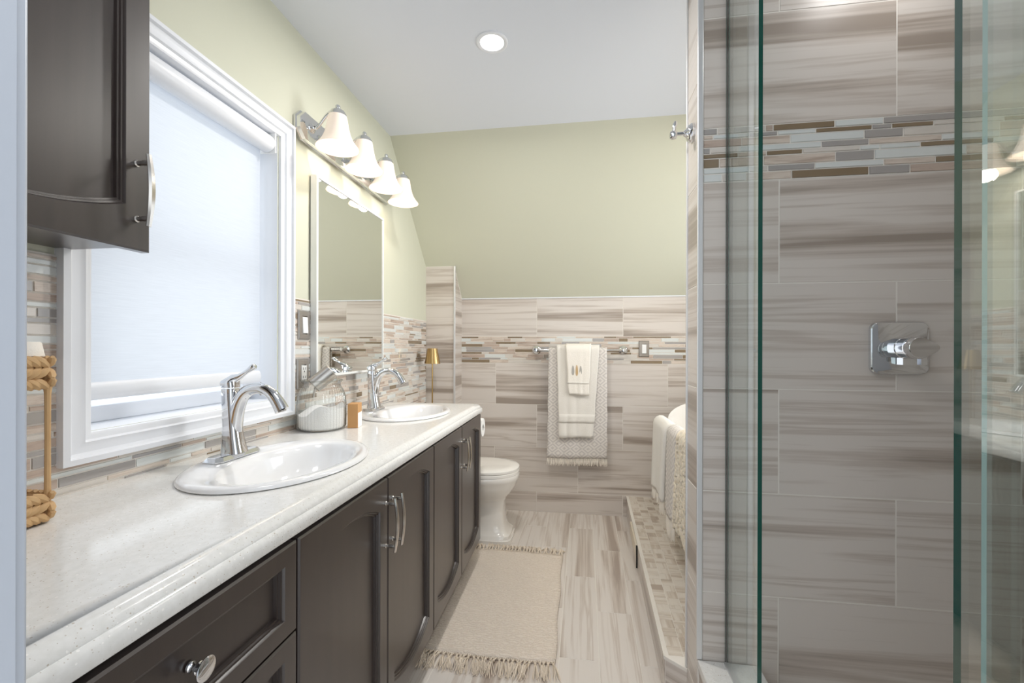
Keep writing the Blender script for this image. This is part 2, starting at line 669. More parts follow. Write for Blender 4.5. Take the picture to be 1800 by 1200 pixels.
def mosaic(mb, pl, v0, v1, spans, pattern, weights, th=0.006, seed=1):
    """rows of random strips; spans(v) gives the u-intervals covered at height v"""
    rr = random.Random(seed)
    v = v0
    i = 0
    last = None
    while v < v1 - 0.004:
        h_ = min(pattern[i % len(pattern)] * rr.uniform(0.92, 1.08), v1 - v)
        if v1 - v - h_ < 0.006:
            h_ = v1 - v
        lo, hi = -2.0, 4.0
        for a, b in spans(v + h_ / 2):
            u = a - rr.uniform(0, 0.08)
            while u < b:
                ln = rr.choice([0.06, 0.09, 0.12, 0.15, 0.19, 0.23]) * rr.uniform(0.85, 1.15)
                mi = rr.choices(range(6), weights)[0]
                if mi == last:
                    mi = rr.choices(range(6), weights)[0]
                last = mi
                x0, x1 = max(u, a), min(u + ln, b)
                add_tile(mb, pl, x0, x1, v, v + h_, th, 0.0007, mi, 'u', 0.0013)
                u += ln
        v += h_
        i += 1


# ------------------------------------------------------------------ room shell
XW = -1.06      # left wall
YB = 3.16       # back wall
XR = 1.32       # right wall
YF = 0.30       # inner face of the front wall
YS = 1.371      # shower back wall (front of the partition)
YP = 1.497      # partition rear face
XP = 0.360      # partition end face
YK = 2.36       # ceiling starts to slope here
ZK = 1.553      # knee height at the back wall
PX = Plane((XW, 0, 0), (0, 1, 0), (0, 0, 1), (1, 0, 0))
slope_z = lambda y: ZC if y < YK else ZC + (ZK - ZC) * (y - YK) / (YB - YK)

mb = MB()
mb.box(-1.4, 1.5, -0.9, YB + 0.15, -0.12, -0.0012)
floor = struct(mb.build('floor', 'grout', smooth=None))
fp = Plane((0, 0, -0.0012), (0, 1, 0), (1, 0, 0), (0, 0, 1))
SK = 0.017
fp.du = Vector((SK, 1, 0))
mb = MB()
for c_ in range(-7, 9):
    x0 = -0.065 - SK * 1.7 + 0.1522 * c_
    ph = 2.294 if c_ % 2 == 0 else 2.004
    tile_rows(mb, fp, [(x0, x0 + 0.1522, ph)], -0.6, YB, 0.61, 0.0012, 'u')
mb.build('plank_tiles', 'floor', floor, smooth=None, weld=False)['label'] = 'striped beige plank tiles'

# left wall with the window opening
WY0, WY1, WZ0, WZ1 = 0.806, 1.415, 1.005, 1.945     # clear opening
mb = MB()
for a, b, z0, z1 in ((-0.02, WY0, 0, ZC), (WY0, WY1, 0, WZ0), (WY0, WY1, WZ1, ZC), (WY1, YK, 0, ZC)):
    mb.face([PX.p(a, z0), PX.p(b, z0), PX.p(b, z1), PX.p(a, z1)])
mb.face([PX.p(YK, 0), PX.p(YB, 0), PX.p(YB, ZK), PX.p(YK, ZC)])
for q in (((-1.2, -0.02, 0), (-1.2, -0.02, ZC), (XW, -0.02, ZC), (XW, -0.02, 0)),):
    mb.face(q)
wall_left = struct(mb.build('wall_left', 'green', smooth=None))
mb = MB()
spans = lambda v: ([(YF, 0.755), (1.475, 2.955)] if v > 0.955 else ([(YF, 2.955)] if v > 0.868 else [(2.30, 2.955)]))
mb.face([PX.p(YF, 0.6, 0.0035), PX.p(0.76, 0.6, 0.0035), PX.p(0.76, 1.378, 0.0035), PX.p(YF, 1.378, 0.0035)], 6)
mb.face([PX.p(0.76, 0.6, 0.0035), PX.p(1.47, 0.6, 0.0035), PX.p(1.47, 0.96, 0.0035), PX.p(0.76, 0.96, 0.0035)], 6)
mb.face([PX.p(1.47, 0.6, 0.0035), PX.p(2.955, 0.6, 0.0035), PX.p(2.955, 1.378, 0.0035), PX.p(1.47, 1.378, 0.0035)], 6)
mosaic(mb, PX, 0.62, 1.375, spans, [0.012, 0.021, 0.012, 0.018, 0.025], [0.9, 1.6, 2.4, 2.6, 4.2, 2.2], 0.0058, 5)
o = mb.build('mosaic_backsplash', MOS, wall_left, smooth=None, weld=False)
o['label'] = 'strip mosaic of beige, taupe, grey and aqua tiles'

# back wall, knee slope, ceiling
mb = MB()
mb.box(XW - 0.1, XR, YB, YB + 0.1, -0.05, ZK)
wall_back = struct(mb.build('wall_back', 'grout', smooth=None))
PB = Plane((0, YB, 0), (1, 0, 0), (0, 0, 1), (0, -1, 0))
mb = MB()
rows = [(0.0, 0.147, -0.287), (0.147, 0.467, -0.60), (0.467, 0.777, -0.287), (0.777, 1.079, -0.592), (1.272, 1.549, -0.287)]
tile_rows(mb, PB, rows, XW, XR)
o = mb.build('tile_cladding', 'tile', wall_back, smooth=None, weld=False)
o['label'] = 'large striped beige tiles'
mb = MB()
mosaic(mb, PB, 1.079, 1.272, lambda v: [(XW, XR)], [0.024, 0.015, 0.026, 0.015, 0.022, 0.014], [2.6, 1.2, 2.6, 1.8, 3.0, 2.0], 0.0022, 11)
o = mb.build('mosaic_band', MOS, wall_back, smooth=None, weld=False)
o['label'] = 'strip mosaic band'
mb = MB()
mb.box(-0.85, XR, YB - 0.008, YB, 1.549, 1.556)
struct(mb.build('trim_1', 'white', smooth=None))

mb = MB()
mb.face([(XW - 0.1, YK, ZC), (XR, YK, ZC), (XR, YB + 0.02, ZK - 0.0212), (XW - 0.1, YB + 0.02, ZK - 0.0212)])
mb.face([(XW - 0.1, YK, ZC + 0.1), (XR, YK, ZC + 0.1), (XR, YB + 0.1, ZK + 0.1), (XW - 0.1, YB + 0.1, ZK + 0.1)])
struct(mb.build('wall_slope', 'green', smooth=None))
mb = MB()
mb.box(XW - 0.1, XR + 0.1, -0.9, YK, ZC, ZC + 0.12)
struct(mb.build('ceiling', 'ceiling', smooth=None))

# right wall
mb = MB()
TY0, TY1, TZ0, TZ1 = 1.75, 2.75, 1.05, 1.85
mb.box(XR, XR + 0.1, YF, TY0, -0.05, ZC)
mb.box(XR, XR + 0.1, TY1, YB, -0.05, ZC)
mb.box(XR, XR + 0.1, TY0, TY1, -0.05, TZ0)
mb.box(XR, XR + 0.1, TY0, TY1, TZ1, ZC)
struct(mb.build('wall_right', 'tile', smooth=None))
fill_win = bpy.data.objects.new('fill_window', None)  # invented window, out of view, added to let fill light in
COL.objects.link(fill_win)
fill_win.location = (XR, 2.25, TZ0)
struct(fill_win)
mb = MB()
for (a, b, c_, d) in ((TY0, TY0 + 0.04, TZ0, TZ1), (TY1 - 0.04, TY1, TZ0, TZ1), (TY0 + 0.04, TY1 - 0.04, TZ0, TZ0 + 0.04), (TY0 + 0.04, TY1 - 0.04, TZ1 - 0.04, TZ1)):
    mb.box(XR + 0.02, XR + 0.06, a, b, c_, d)
mb.build('sash', 'white', fill_win, smooth=None)
mb = MB()
mb.face([(XR + 0.04, TY0, TZ0), (XR + 0.04, TY1, TZ0), (XR + 0.04, TY1, TZ1), (XR + 0.04, TY0, TZ1)])
mb.build('pane', 'winglass', fill_win, smooth=None)
# front wall on both sides of the doorway the picture is taken from
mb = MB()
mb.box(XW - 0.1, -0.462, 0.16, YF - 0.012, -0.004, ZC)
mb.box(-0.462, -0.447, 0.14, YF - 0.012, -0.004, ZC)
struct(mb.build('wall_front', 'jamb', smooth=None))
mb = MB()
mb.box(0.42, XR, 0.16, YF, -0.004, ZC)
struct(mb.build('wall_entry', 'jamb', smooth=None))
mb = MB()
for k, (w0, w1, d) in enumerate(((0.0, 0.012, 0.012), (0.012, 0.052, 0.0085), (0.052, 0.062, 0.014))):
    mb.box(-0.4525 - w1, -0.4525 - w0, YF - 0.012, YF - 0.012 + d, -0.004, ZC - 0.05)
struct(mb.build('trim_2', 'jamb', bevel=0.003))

# tiled stub wall behind the toilet
SX, SY = -0.85, 2.962
mb = MB()
zt = slope_z(SY)
pts = [(SY, 0), (YB, 0), (YB, ZK), (SY, zt)]
mb.loft([[(XW, a, b) for a, b in pts], [(SX, a, b) for a, b in pts]])
stub = struct(mb.build('wall_stub', 'grout', smooth=None))
PSf = Plane((0, SY, 0), (1, 0, 0), (0, 0, 1), (0, -1, 0))
mb = MB()
tile_rows(mb, PSf, [(0, 0.16, -1.2), (0.16, 0.465, -1.3), (0.465, 0.775, -1.2), (0.775, 1.079, -1.3), (1.079, zt - 0.002, -1.2)], XW, SX)
PSs = Plane((SX, 0, 0), (0, 1, 0), (0, 0, 1), (1, 0, 0))
tile_rows(mb, PSs, [(0, 0.16, 2.7), (0.16, 0.465, 2.8), (0.465, 0.775, 2.7), (0.775, 1.079, 2.8), (1.079, ZK, 2.7)], SY, YB - 0.005)
q = [(SY + .002, ZK), (YB - .02, ZK), (SY + .002, zt - 0.004)]
mb.face([PSs.p(a, b, 0.0012) for a, b in q], 0, [(a + 3, b + 5) for a, b in q])
o = mb.build('tile_cladding', 'tile', stub, smooth=None, weld=False)
mb = MB()
mb.box(SX - 0.006, SX + 0.007, SY - 0.007, SY + 0.004, 0, zt)
struct(mb.build('trim_3', 'alu', smooth=None, bevel=0.003))

# partition between shower and tub
mb = MB()
mb.box(XP, XR, YS, YP, -0.004, ZC)
part = struct(mb.build('wall_partition', 'grout', smooth=None))
PS = Plane((0, YS, 0), (1, 0, 0), (0, 0, 1), (0, -1, 0))
mb = MB()
J0, J1 = 0.583, 0.889
z_rows = [0.155, 0.464, 0.765, 1.071, 1.380, 1.683]
rws = [(z_rows[k], z_rows[k + 1], J1 if k % 2 else J0) for k in range(5)]
rws = [(0.155, 0.464, J0), (0.464, 0.765, J1), (0.765, 1.071, J0), (1.071, 1.380, J1), (1.380, 1.683, J0),
       (1.844, 2.172, J1), (2.172, ZC, J0)]
tile_rows(mb, PS, rws, XP + 0.012, XR)
PE = Plane((XP, 0, 0), (0, 1, 0), (0, 0, 1), (-1, 0, 0))
tile_rows(mb, PE, [(0, 0.155, 1.2), (0.155, 0.464, 1.1), (0.464, 0.765, 1.2), (0.765, 1.071, 1.1), (1.071, 1.380, 1.2), (1.38, 1.683, 1.1), (1.683, 1.99, 1.2), (1.99, ZC, 1.1)], YS + 0.0, YP)
o = mb.build('tile_cladding', 'tile', part, smooth=None, weld=False)
o['label'] = 'large striped grey-beige shower tiles'


def sx(px):  # photograph column on the shower wall -> metres along it
    return px


# shower mosaic band: rows measured on the wall, left to right
B, G, A, W_, S, T = range(6)
band = [  # height, [(right end in metres, material)]
    (0.0165, [(0.372, S), (0.412, G), (0.545, W_), (0.566, S), (0.730, B), (0.855, A), (1.32, G)]),
    (0.0105, [(0.40, S), (0.50, A), (0.578, G), (0.680, A), (0.826, B), (0.876, G), (0.980, B), (1.15, W_), (1.32, B)]),
    (0.0215, [(0.480, T), (0.612, S), (0.806, A), (0.905, G), (1.14, W_), (1.32, T)]),
    (0.0150, [(0.392, G), (0.47, W_), (0.695, A), (0.818, G), (1.000, S), (1.14, A), (1.32, S)]),
    (0.0115, [(0.470, B), (0.548, S), (0.645, B), (0.795, W_), (0.846, A), (0.948, A), (1.125, B), (1.32, A)]),
    (0.0250, [(0.418, B), (0.54, S), (0.732, S), (0.832, G), (1.06, A), (1.22, S), (1.32, W_)]),
    (0.0150, [(0.50, A), (0.552, W_), (0.678, G), (0.856, A), (0.985, S), (1.17, B), (1.32, A)]),
    (0.0215, [(0.425, A), (0.49, W_), (0.616, S), (0.818, B), (0.922, G), (1.18, T), (1.32, S)]),
]
mb = MB()
v = 1.844
sc_ = (1.844 - 1.683) / (sum(b[0] for b in band) + 0.003 * len(band))
for h_, cells in band:
    h2 = (h_ + 0.003) * sc_
    u = XP + 0.012
    for e_, mi in cells:
        add_tile(mb, PS, u, e_, v - h2, v, 0.0028, 0.0008, mi, 'u', 0.0017)
        u = e_
    v -= h2
o = mb.build('mosaic_band', MOS, part, smooth=None, weld=False)
o['label'] = 'bronze, grey and aqua glass strip band'
mb = MB()
mb.box(XP - 0.0045, XP + 0.0115, YS - 0.006, YS + 0.003, 0.262, ZC)
mb.box(XP - 0.006, XP + 0.004, YP - 0.004, YP + 0.005, 0.145, ZC)
struct(mb.build('trim_4', 'alu', smooth=None, bevel=0.002))

# tub deck
ex = lambda y: 0.299 + (y - 1.54) * 0.0325
ZD = 0.145
mb = MB()
corner = [(ex(1.54), 1.54), (XP, 1.489), (XR, 1.489), (XR, YB), (ex(YB), YB)]
mb.loft([[(a, b, -0.004) for a, b in corner], [(a, b, ZD - 0.0012) for a, b in corner]])
deck = struct(mb.build('floor_deck', 'grout', smooth=None))
mb = MB()
dv = Vector((ex(YB) - ex(1.54), YB - 1.54, 0))
ln = dv.length
dv.normalize()
PD = Plane((ex(1.54), 1.54, 0), dv, (0, 0, 1), (-dv.y, dv.x, 0))
PD.n = Vector((-dv.y, dv.x, 0))
tile_rows(mb, PD, [(0.0, ZD - 0.002, 0.05)], 0, ln - 0.004, 0.61)
d2 = Vector((XP - ex(1.54), 1.489 - 1.54, 0))
l2 = d2.length
d2.normalize()
PD2 = Plane((ex(1.54), 1.54, 0), d2, (0, 0, 1), (d2.y, -d2.x, 0))
add_tile(mb, PD2, 0, l2, 0, ZD - 0.002, 0.0012)
mb.build('riser_tiles', 'tile', deck, smooth=None, weld=False)
mb = MB()
PT = Plane((0, 0, ZD - 0.0012), (0, 1, 0), (1, 0, 0), (0, 0, 1))
cell = 0.0505
for a in range(int((YB - 1.49) / cell) + 1):
    for b in range(14):
        y0 = YB - (a + 1) * cell
        x0 = ex(y0) + 0.012 + b * cell
        y1, x1 = y0 + cell, x0 + cell
        if y0 < 1.545:
            if y1 < 1.56 or b == 0 and y0 < 1.53:
                continue
            y0 = 1.545
        if rnd.random() < 0.18:
            add_tile(mb, PT, y0, y0 + cell / 2, x0, x1, 0.0012, 0.0005, 0, rnd.choice('uv'), 0.0010)
            add_tile(mb, PT, y0 + cell / 2, y1, x0, x1, 0.0012, 0.0005, 0, rnd.choice('uv'), 0.0010)
        else:
            add_tile(mb, PT, y0, y1, x0, x1, 0.0012, 0.0005, 0, rnd.choice('uv'), 0.0010)
mb.build('mosaic_squares', 'deckm', deck, smooth=None, weld=False)['label'] = 'small square striped mosaic'
mb = MB()
e0 = PD.p(-0.002, 0); e1 = PD.p(ln - .004, 0)
for (p, q_) in ((PD, ln - 0.004), (PD2, l2)):
    c0, c1 = p.p(-0.002, 0, 0.0048), p.p(q_, 0, 0.0048)
    i0, i1 = p.p(-0.002, 0, 0.0), p.p(q_, 0, 0.0)
    mb.loft([[(c0.x, c0.y, ZD - 0.010), (i0.x, i0.y, ZD - 0.010), (i0.x, i0.y, ZD + 0.001), (c0.x, c0.y, ZD + 0.001)],
             [(c1.x, c1.y, ZD - 0.010), (i1.x, i1.y, ZD - 0.010), (i1.x, i1.y, ZD + 0.001), (c1.x, c1.y, ZD + 0.001)]])
struct(mb.build('trim_5', 'grout', smooth=None))

# shower curb and floor
mb = MB()
mb.box(XP - 0.002, 0.529, YF, YS - 0.005, 0.236, 0.262)
cur = struct(mb.build('trim_6', 'quartz', bevel=0.003))
mb = MB()
mb.box(XP + 0.004, 0.522, YF, YS, -0.004, 0.236)
struct(mb.build('wall_curb', 'tile', smooth=None))
mb = MB()
mb.box(0.522, XR, YF, YS, -0.004, 0.10)
struct(mb.build('floor_shower', 'deckm', smooth=None))


# ------------------------------------------------------------------ window
def frame_sweep(mb, y0, y1, z0, z1, prof, x0, mi=0):
    """mitred picture frame; prof = (inset from the outer edge, projection from x0)"""
    rings = []
    for ins, pr in prof:
        rings.append([(x0 + pr, y0 + ins, z0 + ins), (x0 + pr, y1 - ins, z0 + ins), (x0 + pr, y1 - ins, z1 - ins), (x0 + pr, y0 + ins, z1 - ins)])
    mb.grid(rings, mi, close_u=True)


win = bpy.data.objects.new('window_1', None)
COL.objects.link(win)
win.location = (XW, 1.11, WZ0)
struct(win)
mb = MB()
frame_sweep(mb, 0.744, 1.484, 0.941, 2.008,
            [(0, 0.0), (0, 0.023), (0.012, 0.025), (0.015, 0.017), (0.022, 0.014), (0.034, 0.015), (0.044, 0.019), (0.048, 0.013), (0.056, 0.012), (0.062, 0.009), (0.064, -0.005), (0.064, -0.14)], XW)
mb.build('casing', 'white', win, smooth=25)
mb = MB()
xw = XW - 0.14
for (a, b, c_, d) in ((WY0, WY0 + 0.035, WZ0, WZ1), (WY1 - 0.035, WY1, WZ0, WZ1), (WY0 + 0.036, WY1 - 0.036, WZ0, WZ0 + 0.04), (WY0 + 0.036, WY1 - 0.036, WZ1 - 0.04, WZ1), (WY0 + 0.036, WY1 - 0.036, 1.44, 1.485)):
    mb.box(xw, xw + 0.035, a, b, c_, d)
mb.build('sash', 'white', win, bevel=0.003)
mb = MB()
mb.face([(xw + 0.015, WY0, WZ0), (xw + 0.015, WY1, WZ0), (xw + 0.015, WY1, WZ1), (xw + 0.015, WY0, WZ1)])
mb.build('pane', 'winglass', win, smooth=None)

bl = thing('roller_blind', (XW - 0.045, 1.11, WZ1), 'white translucent roller blind pulled down inside the window frame', 'blind')
mb = MB()
xb = XW - 0.022
mb.lathe([(0.0, 0.0), (0.030, 0.0), (0.031, 0.004), (0.031, 0.556), (0.030, 0.56), (0, 0.56)], (0, 0, 0), 'y', 24)
mb.v = [(x + xb, y + 0.832, z + 1.907) for x, y, z in mb.v]
mb.build('roller', 'white', bl)
mb = MB()
xs = xb - 0.024
n = 14
mb.grid([[(xs, 0.838, z), (xs, 1.386, z)] for z in [1.905 - (1.905 - 1.09) * k / n for k in range(n + 1)]])
mb.build('fabric', 'blind', bl, smooth=None)
mb = MB()
rg = []
for y in (0.838, 0.842, 1.382, 1.386):
    k = 0.7 if y in (0.838, 1.386) else 1.0
    rg.append([(xs + 0.009 * k * math.cos(2 * PI * j / 16), y, 1.087 + 0.021 * k * math.sin(2 * PI * j / 16)) for j in range(16)])
mb.loft(rg)
mb.build('bottom_bar', 'white', bl)
for y in (0.824, 1.396):
    mb = MB()
    mb.box(xb - 0.03, xb + 0.03, y - 0.003, y + 0.003, 1.875, 1.945)
    mb.build('bracket', 'plastic', bl, bevel=0.002)
mb = MB()
mb.tube([(xs + 0.01, 1.380, 1.068), (xs + 0.01, 1.380, 1.03)], 0.0015, 6)
mb.lathe([(0, 0), (0.004, 0.003), (0.004, 0.008), (0, 0.012)], (xs + 0.01, 1.380, 1.02), 'z', 10)
mb.build('pull_cord', 'greyplate', bl)


# ------------------------------------------------------------------ cabinet doors
def outline(y0, y1, z0, z1, m_, rt, rb, n=16):
    """closed loop: bottom (left to right), right, top, left"""
    a, b, c_, d = y0 + m_, y1 - m_, z0 + m_, z1 - m_
    L_ = []
    for k in range(n):
        t = k / n
        L_.append((a + (b - a) * t, c_ - rb * (4 * t * (1 - t)) + rb))
    for k in range(4):
        L_.append((b, c_ + rb + (d - rt - c_ - rb) * k / 4))
    for k in range(n):
        t = k / n
        L_.append((b - (b - a) * t, d - rt + rt * (4 * t * (1 - t))))
    for k in range(4):
        L_.append((a, d - rt - (d - rt - c_ - rb) * k / 4))
    return L_


def front_panel(mb, y0, y1, z0, z1, x, stile, rt, rb, th=0.021, rail=None):
    def ring(m_, d, rt_, rb_):
        return [(x + d, a, b) for a, b in outline(y0, y1, z0, z1, m_, rt_, rb_)]
    rings = [ring(0, -th, 0, 0), ring(0, -0.0035, 0, 0), ring(0.0035, 0, 0, 0),
             ring(stile - 0.001, 0, rt, rb), ring(stile, -0.0012, rt, rb), ring(stile + 0.0015, -0.005, rt, rb), ring(stile + 0.0045, -0.0055, rt, rb),
             ring(stile + 0.0055, -0.009, rt, rb), ring(stile + 0.0085, -0.0095, rt, rb), ring(stile + 0.0095, -0.016, rt, rb)]
    mb.loft(rings, 0, True, True)


def bow_handle(mb, x, y, z0, z1, proj=0.034, inset=0.016):
    n = 14
    path = []
    for k in range(n + 1):
        t = k / n
        path.append((x + proj + 0.008 * math.sin(PI * t) - 0.004, y, z0 + (z1 - z0) * t))
    rings = []
    for k, p in enumerate(path):
        t = k / n
        w_ = 0.0045 + 0.002 * math.sin(PI * t)
        hx = 0.0028
        rings.append([(p[0] + hx * cx_, p[1] + w_ * cy_, p[2]) for cx_, cy_ in ((-1, -1), (-0.2, -1.1), (1, -0.55), (1, 0.55), (-0.2, 1.1), (-1, 1))])
    mb.loft(rings)


def bow_posts(mb, x, y, z0, z1, proj=0.034, inset=0.016):
    for z in (z0 + inset, z1 - inset):
        mb.lathe([(0.0065, 0), (0.0065, 0.004), (0.0048, 0.006), (0.0045, 0.016), (0.0055, 0.018), (0.0042, proj)], (x, y, z), 'x', 12, 0, True, True)


def add_handle(parent, x, y, z0, z1):
    mb = MB()
    bow_handle(mb, x, y, z0, z1)
    bow_posts(mb, x, y, z0, z1)
    h = mb.build('handle', 'nickel', parent)
    h['label'] = 'bowed satin nickel pull'
    return h


XF = -0.528      # front of the doors
DZ0, DZ1 = 0.128, 0.822
CY = [0.30, 0.766, 1.569, 2.372]


def carcass(y0, y1, parent, end=False):
    mb = MB()
    xb_, xf_ = XW + 0.012, XF - 0.022
    mb.box(xb_, xf_, y0 + 0.001, y0 + 0.018, 0.10, 0.828)
    mb.box(xb_, xf_, y1 - 0.018, y1 - 0.001, 0.10, 0.828)
    mb.box(xb_, xf_, y0 + 0.018, y1 - 0.018, 0.10, 0.118)
    mb.box(xb_, xb_ + 0.01, y0 + 0.018, y1 - 0.018, 0.118, 0.828)
    mb.box(xf_ - 0.02, xf_, y0 + 0.018, y1 - 0.018, 0.79, 0.828)
    mb.box(xf_ - 0.02, xf_, (y0 + y1) / 2 - 0.02, (y0 + y1) / 2 + 0.02, 0.118, 0.79)
    mb.build('carcass', 'wood', parent, bevel=0.0015)
    mb = MB()
    mb.box(xb_, xf_ - 0.055, y0 + 0.001, y1 - 0.001, 0.0, 0.10)
    mb.build('toe_kick', 'wood', parent, smooth=None)


dc = thing('drawer_cabinet', (XF - 0.25, 0.53, 0), 'dark espresso drawer cabinet nearest the doorway at the left', 'cabinet')
carcass(CY[0] + 0.002, CY[1], dc)
for k, (z0, z1) in enumerate(((0.652, DZ1), (0.395, 0.648), (DZ0, 0.391))):
    mb = MB()
    front_panel(mb, CY[0] + 0.004, CY[1] - 0.003, z0, z1, XF, 0.036, 0, 0)
    dr = mb.build('drawer', 'wood', dc, smooth=30)
    mb = MB()
    mb.lathe([(0.0075, 0), (0.0075, 0.003), (0.005, 0.006), (0.0045, 0.011), (0.0085, 0.0125), (0.009, 0.0155), (0.006, 0.018), (0.0055, 0.021),
              (0.0095, 0.0225), (0.0155, 0.0245), (0.0165, 0.0268), (0.0145, 0.0282), (0.010, 0.0292), (0.0, 0.0298)], (XF - 0.0135, 0.543, (z0 + z1) / 2), 'x', 28)
    mb.build('knob', 'chrome', dr)['label'] = 'round chrome knob'


def door_cabinet(y0, y1, label):
    c_ = thing('sink_cabinet', (XF - 0.25, (y0 + y1) / 2, 0), label, 'cabinet', 'espresso sink base cabinets under the worktop')
    carcass(y0, y1, c_, True)
    ym = (y0 + y1) / 2
    for s_, (a, b) in enumerate(((y0 + 0.003, ym - 0.002), (ym + 0.002, y1 - 0.002))):
        mb = MB()
        front_panel(mb, a, b, DZ0, DZ1, XF, 0.046, 0.036, 0.036)
        d = mb.build('door', 'wood', c_, smooth=30)
        hy = ym - 0.020 if s_ == 0 else ym + 0.026
        add_handle(d, XF, hy, 0.622, 0.772)
    return c_


c1 = door_cabinet(CY[1], CY[2], 'dark espresso two-door cabinet under the nearer sink, beside the drawers')
dup(c1, (c1.location.x, (CY[2] + CY[3]) / 2, 0), 'dark espresso two-door cabinet under the farther sink, next to the toilet')

# ------------------------------------------------------------------ worktop
CT, CB = 0.880, 0.832
CE = 2.372
SINKS = [(-0.775, 1.065), (-0.797, 1.965)]
HA, HB = 0.240, 0.170
prof = [(-0.034, 0.0), (-0.030, 0.0), (-0.025, -0.0007), (-0.018, -0.0042), (-0.0125, -0.011), (-0.0085, -0.0165), (-0.0085, -0.0195), (-0.004, -0.0215), (-0.001, -0.026), (0.0, -0.032), (0.0, -0.046), (-0.002, -0.048)]
xa, xb2 = -0.530, -0.520


YE = CE - 0.034
YS_ = [YF]
for _, cy_ in SINKS:
    YS_ += [cy_ - 0.29 + 0.58 * t / 14 for t in range(15)]
YS_.append(YE)


def ring_path(off, z):
    x1, xe = xb2 + off, XW + 0.0057
    out = []
    for y in YS_:
        yy_ = CE + off if y == YS_[-1] else y
        out.append((xa + off + (x1 - xa - off) * (y - YF) / (YS_[-1] - YF), yy_, z))
    out += [(x1 + (xe - x1) * k / 14, CE + off, z) for k in range(1, 15)]
    return out


inner = ring_path(prof[0][0], CT)
XBK = XW + 0.0057
NY = len(YS_) - 1


def xf(y):
    return inner[0][0] + (inner[NY][0] - inner[0][0]) * (y - YF) / (YE - YF)


mb = MB()
cuts = [YF] + [v_ for _, cy_ in SINKS for v_ in (cy_ - 0.29, cy_ + 0.29)] + [YE]
for k in (0, 2, 4):
    a, b = cuts[k], cuts[k + 1]
    mb.grid([[(XBK + (xf(q) - XBK) * t / 14, q, CT) for t in range(15)] for q in (a, b)])
for cx_, cy_ in SINKS:
    a, b = cy_ - 0.29, cy_ + 0.29
    cs = [(XBK, a), (xf(a), a), (xf(b), b), (XBK, b)]
    outer = []
    for k in range(4):
        p, q = cs[k], cs[(k + 1) % 4]
        outer += [(p[0] + (q[0] - p[0]) * t / 14, p[1] + (q[1] - p[1]) * t / 14, CT) for t in range(14)]
    hole = []
    for x_, y_, _ in outer:
        t = math.atan2((y_ - cy_) / HA, (x_ - cx_) / HB)
        hole.append((cx_ + HB * math.cos(t), cy_ + HA * math.sin(t), CT))
    mb.grid([outer, hole], close_u=True)
    mb.grid([hole, [(x_, y_, CT - 0.03) for x_, y_, _ in hole]], close_u=True)
mb.grid([ring_path(a, CT + b) for a, b in prof])
bpth = ring_path(prof[-1][0], CB)
ins = ring_path(-0.05, CB)
mb.grid([bpth, ins])
mb.face([(XBK, YF, CB), (XBK, YF, CT), inner[0], (inner[0][0] + 0.03, YF, CB)])
ct = mb.build('worktop', 'quartz', None, smooth=50)
tag(ct, 'long speckled white quartz worktop over the dark vanity cabinets', 'countertop')


# ------------------------------------------------------------------ sinks
def ell(cx_, cy_, b, a, z, n=64, ex_=2.0):
    out = []
    for j in range(n):
        t = 2 * PI * j / n
        c_, s_ = math.cos(t), math.sin(t)
        out.append((cx_ + b * math.copysign(abs(c_) ** (2 / ex_), c_), cy_ + a * math.copysign(abs(s_) ** (2 / ex_), s_), z))
    return out


SA, SB = 0.262, 0.200


def sink(cx_, cy_, label):
    t = thing('drop_in_sink', (cx_, cy_, CT), label, 'sink', 'white oval drop-in sinks')
    mb = MB()
    z = CT
    f_ = 0.028
    rings = [ell(cx_, cy_, 0.160, 0.225, z - 0.02), ell(cx_, cy_, 0.165, 0.233, z + 0.0005), ell(cx_, cy_, SB - 0.004, SA - 0.004, z + 0.0005), ell(cx_, cy_, SB, SA, z + 0.003), ell(cx_, cy_, SB - 0.001, SA - 0.001, z + 0.008),
             ell(cx_, cy_, SB - 0.006, SA - 0.006, z + 0.0125), ell(cx_, cy_, SB - 0.014, SA - 0.014, z + 0.014), ell(cx_ + 0.006, cy_, SB - 0.024, SA - 0.026, z + 0.0125),
             ell(cx_ + f_, cy_, 0.138, 0.216, z + 0.010), ell(cx_ + f_, cy_, 0.131, 0.209, z + 0.004), ell(cx_ + f_, cy_, 0.126, 0.202, z - 0.012),
             ell(cx_ + f_, cy_, 0.114, 0.184, z - 0.05), ell(cx_ + f_, cy_, 0.094, 0.154, z - 0.085), ell(cx_ + f_, cy_, 0.060, 0.10, z - 0.112), ell(cx_ + f_, cy_, 0.028, 0.034, z - 0.122), ell(cx_ + f_, cy_, 0.020, 0.020, z - 0.123)]
    mb.loft(rings, 0, False, True)
    mb.build('basin', 'porc', t, smooth=60)
    mb = MB()
    mb.lathe([(0.024, 0), (0.024, 0.002), (0.019, 0.004), (0.016, 0.003), (0.014, 0.006), (0.0, 0.008)], (cx_ + f_, cy_, z - 0.123), 'z', 24)
    mb.build('drain', 'chrome', t)
    return t


s1 = sink(*SINKS[0], 'white oval sink nearer the window end of the worktop')
dup(s1, (SINKS[1][0], SINKS[1][1], CT), 'white oval sink at the far end of the worktop, below the mirror')


# ------------------------------------------------------------------ faucets
def bez(p0, p1, p2, p3, n):
    out = []
    for k in range(n + 1):
        t = k / n
        out.append(tuple((1 - t) ** 3 * a + 3 * (1 - t) ** 2 * t * b + 3 * (1 - t) * t * t * c_ + t ** 3 * d for a, b, c_, d in zip(p0, p1, p2, p3)))
    return out


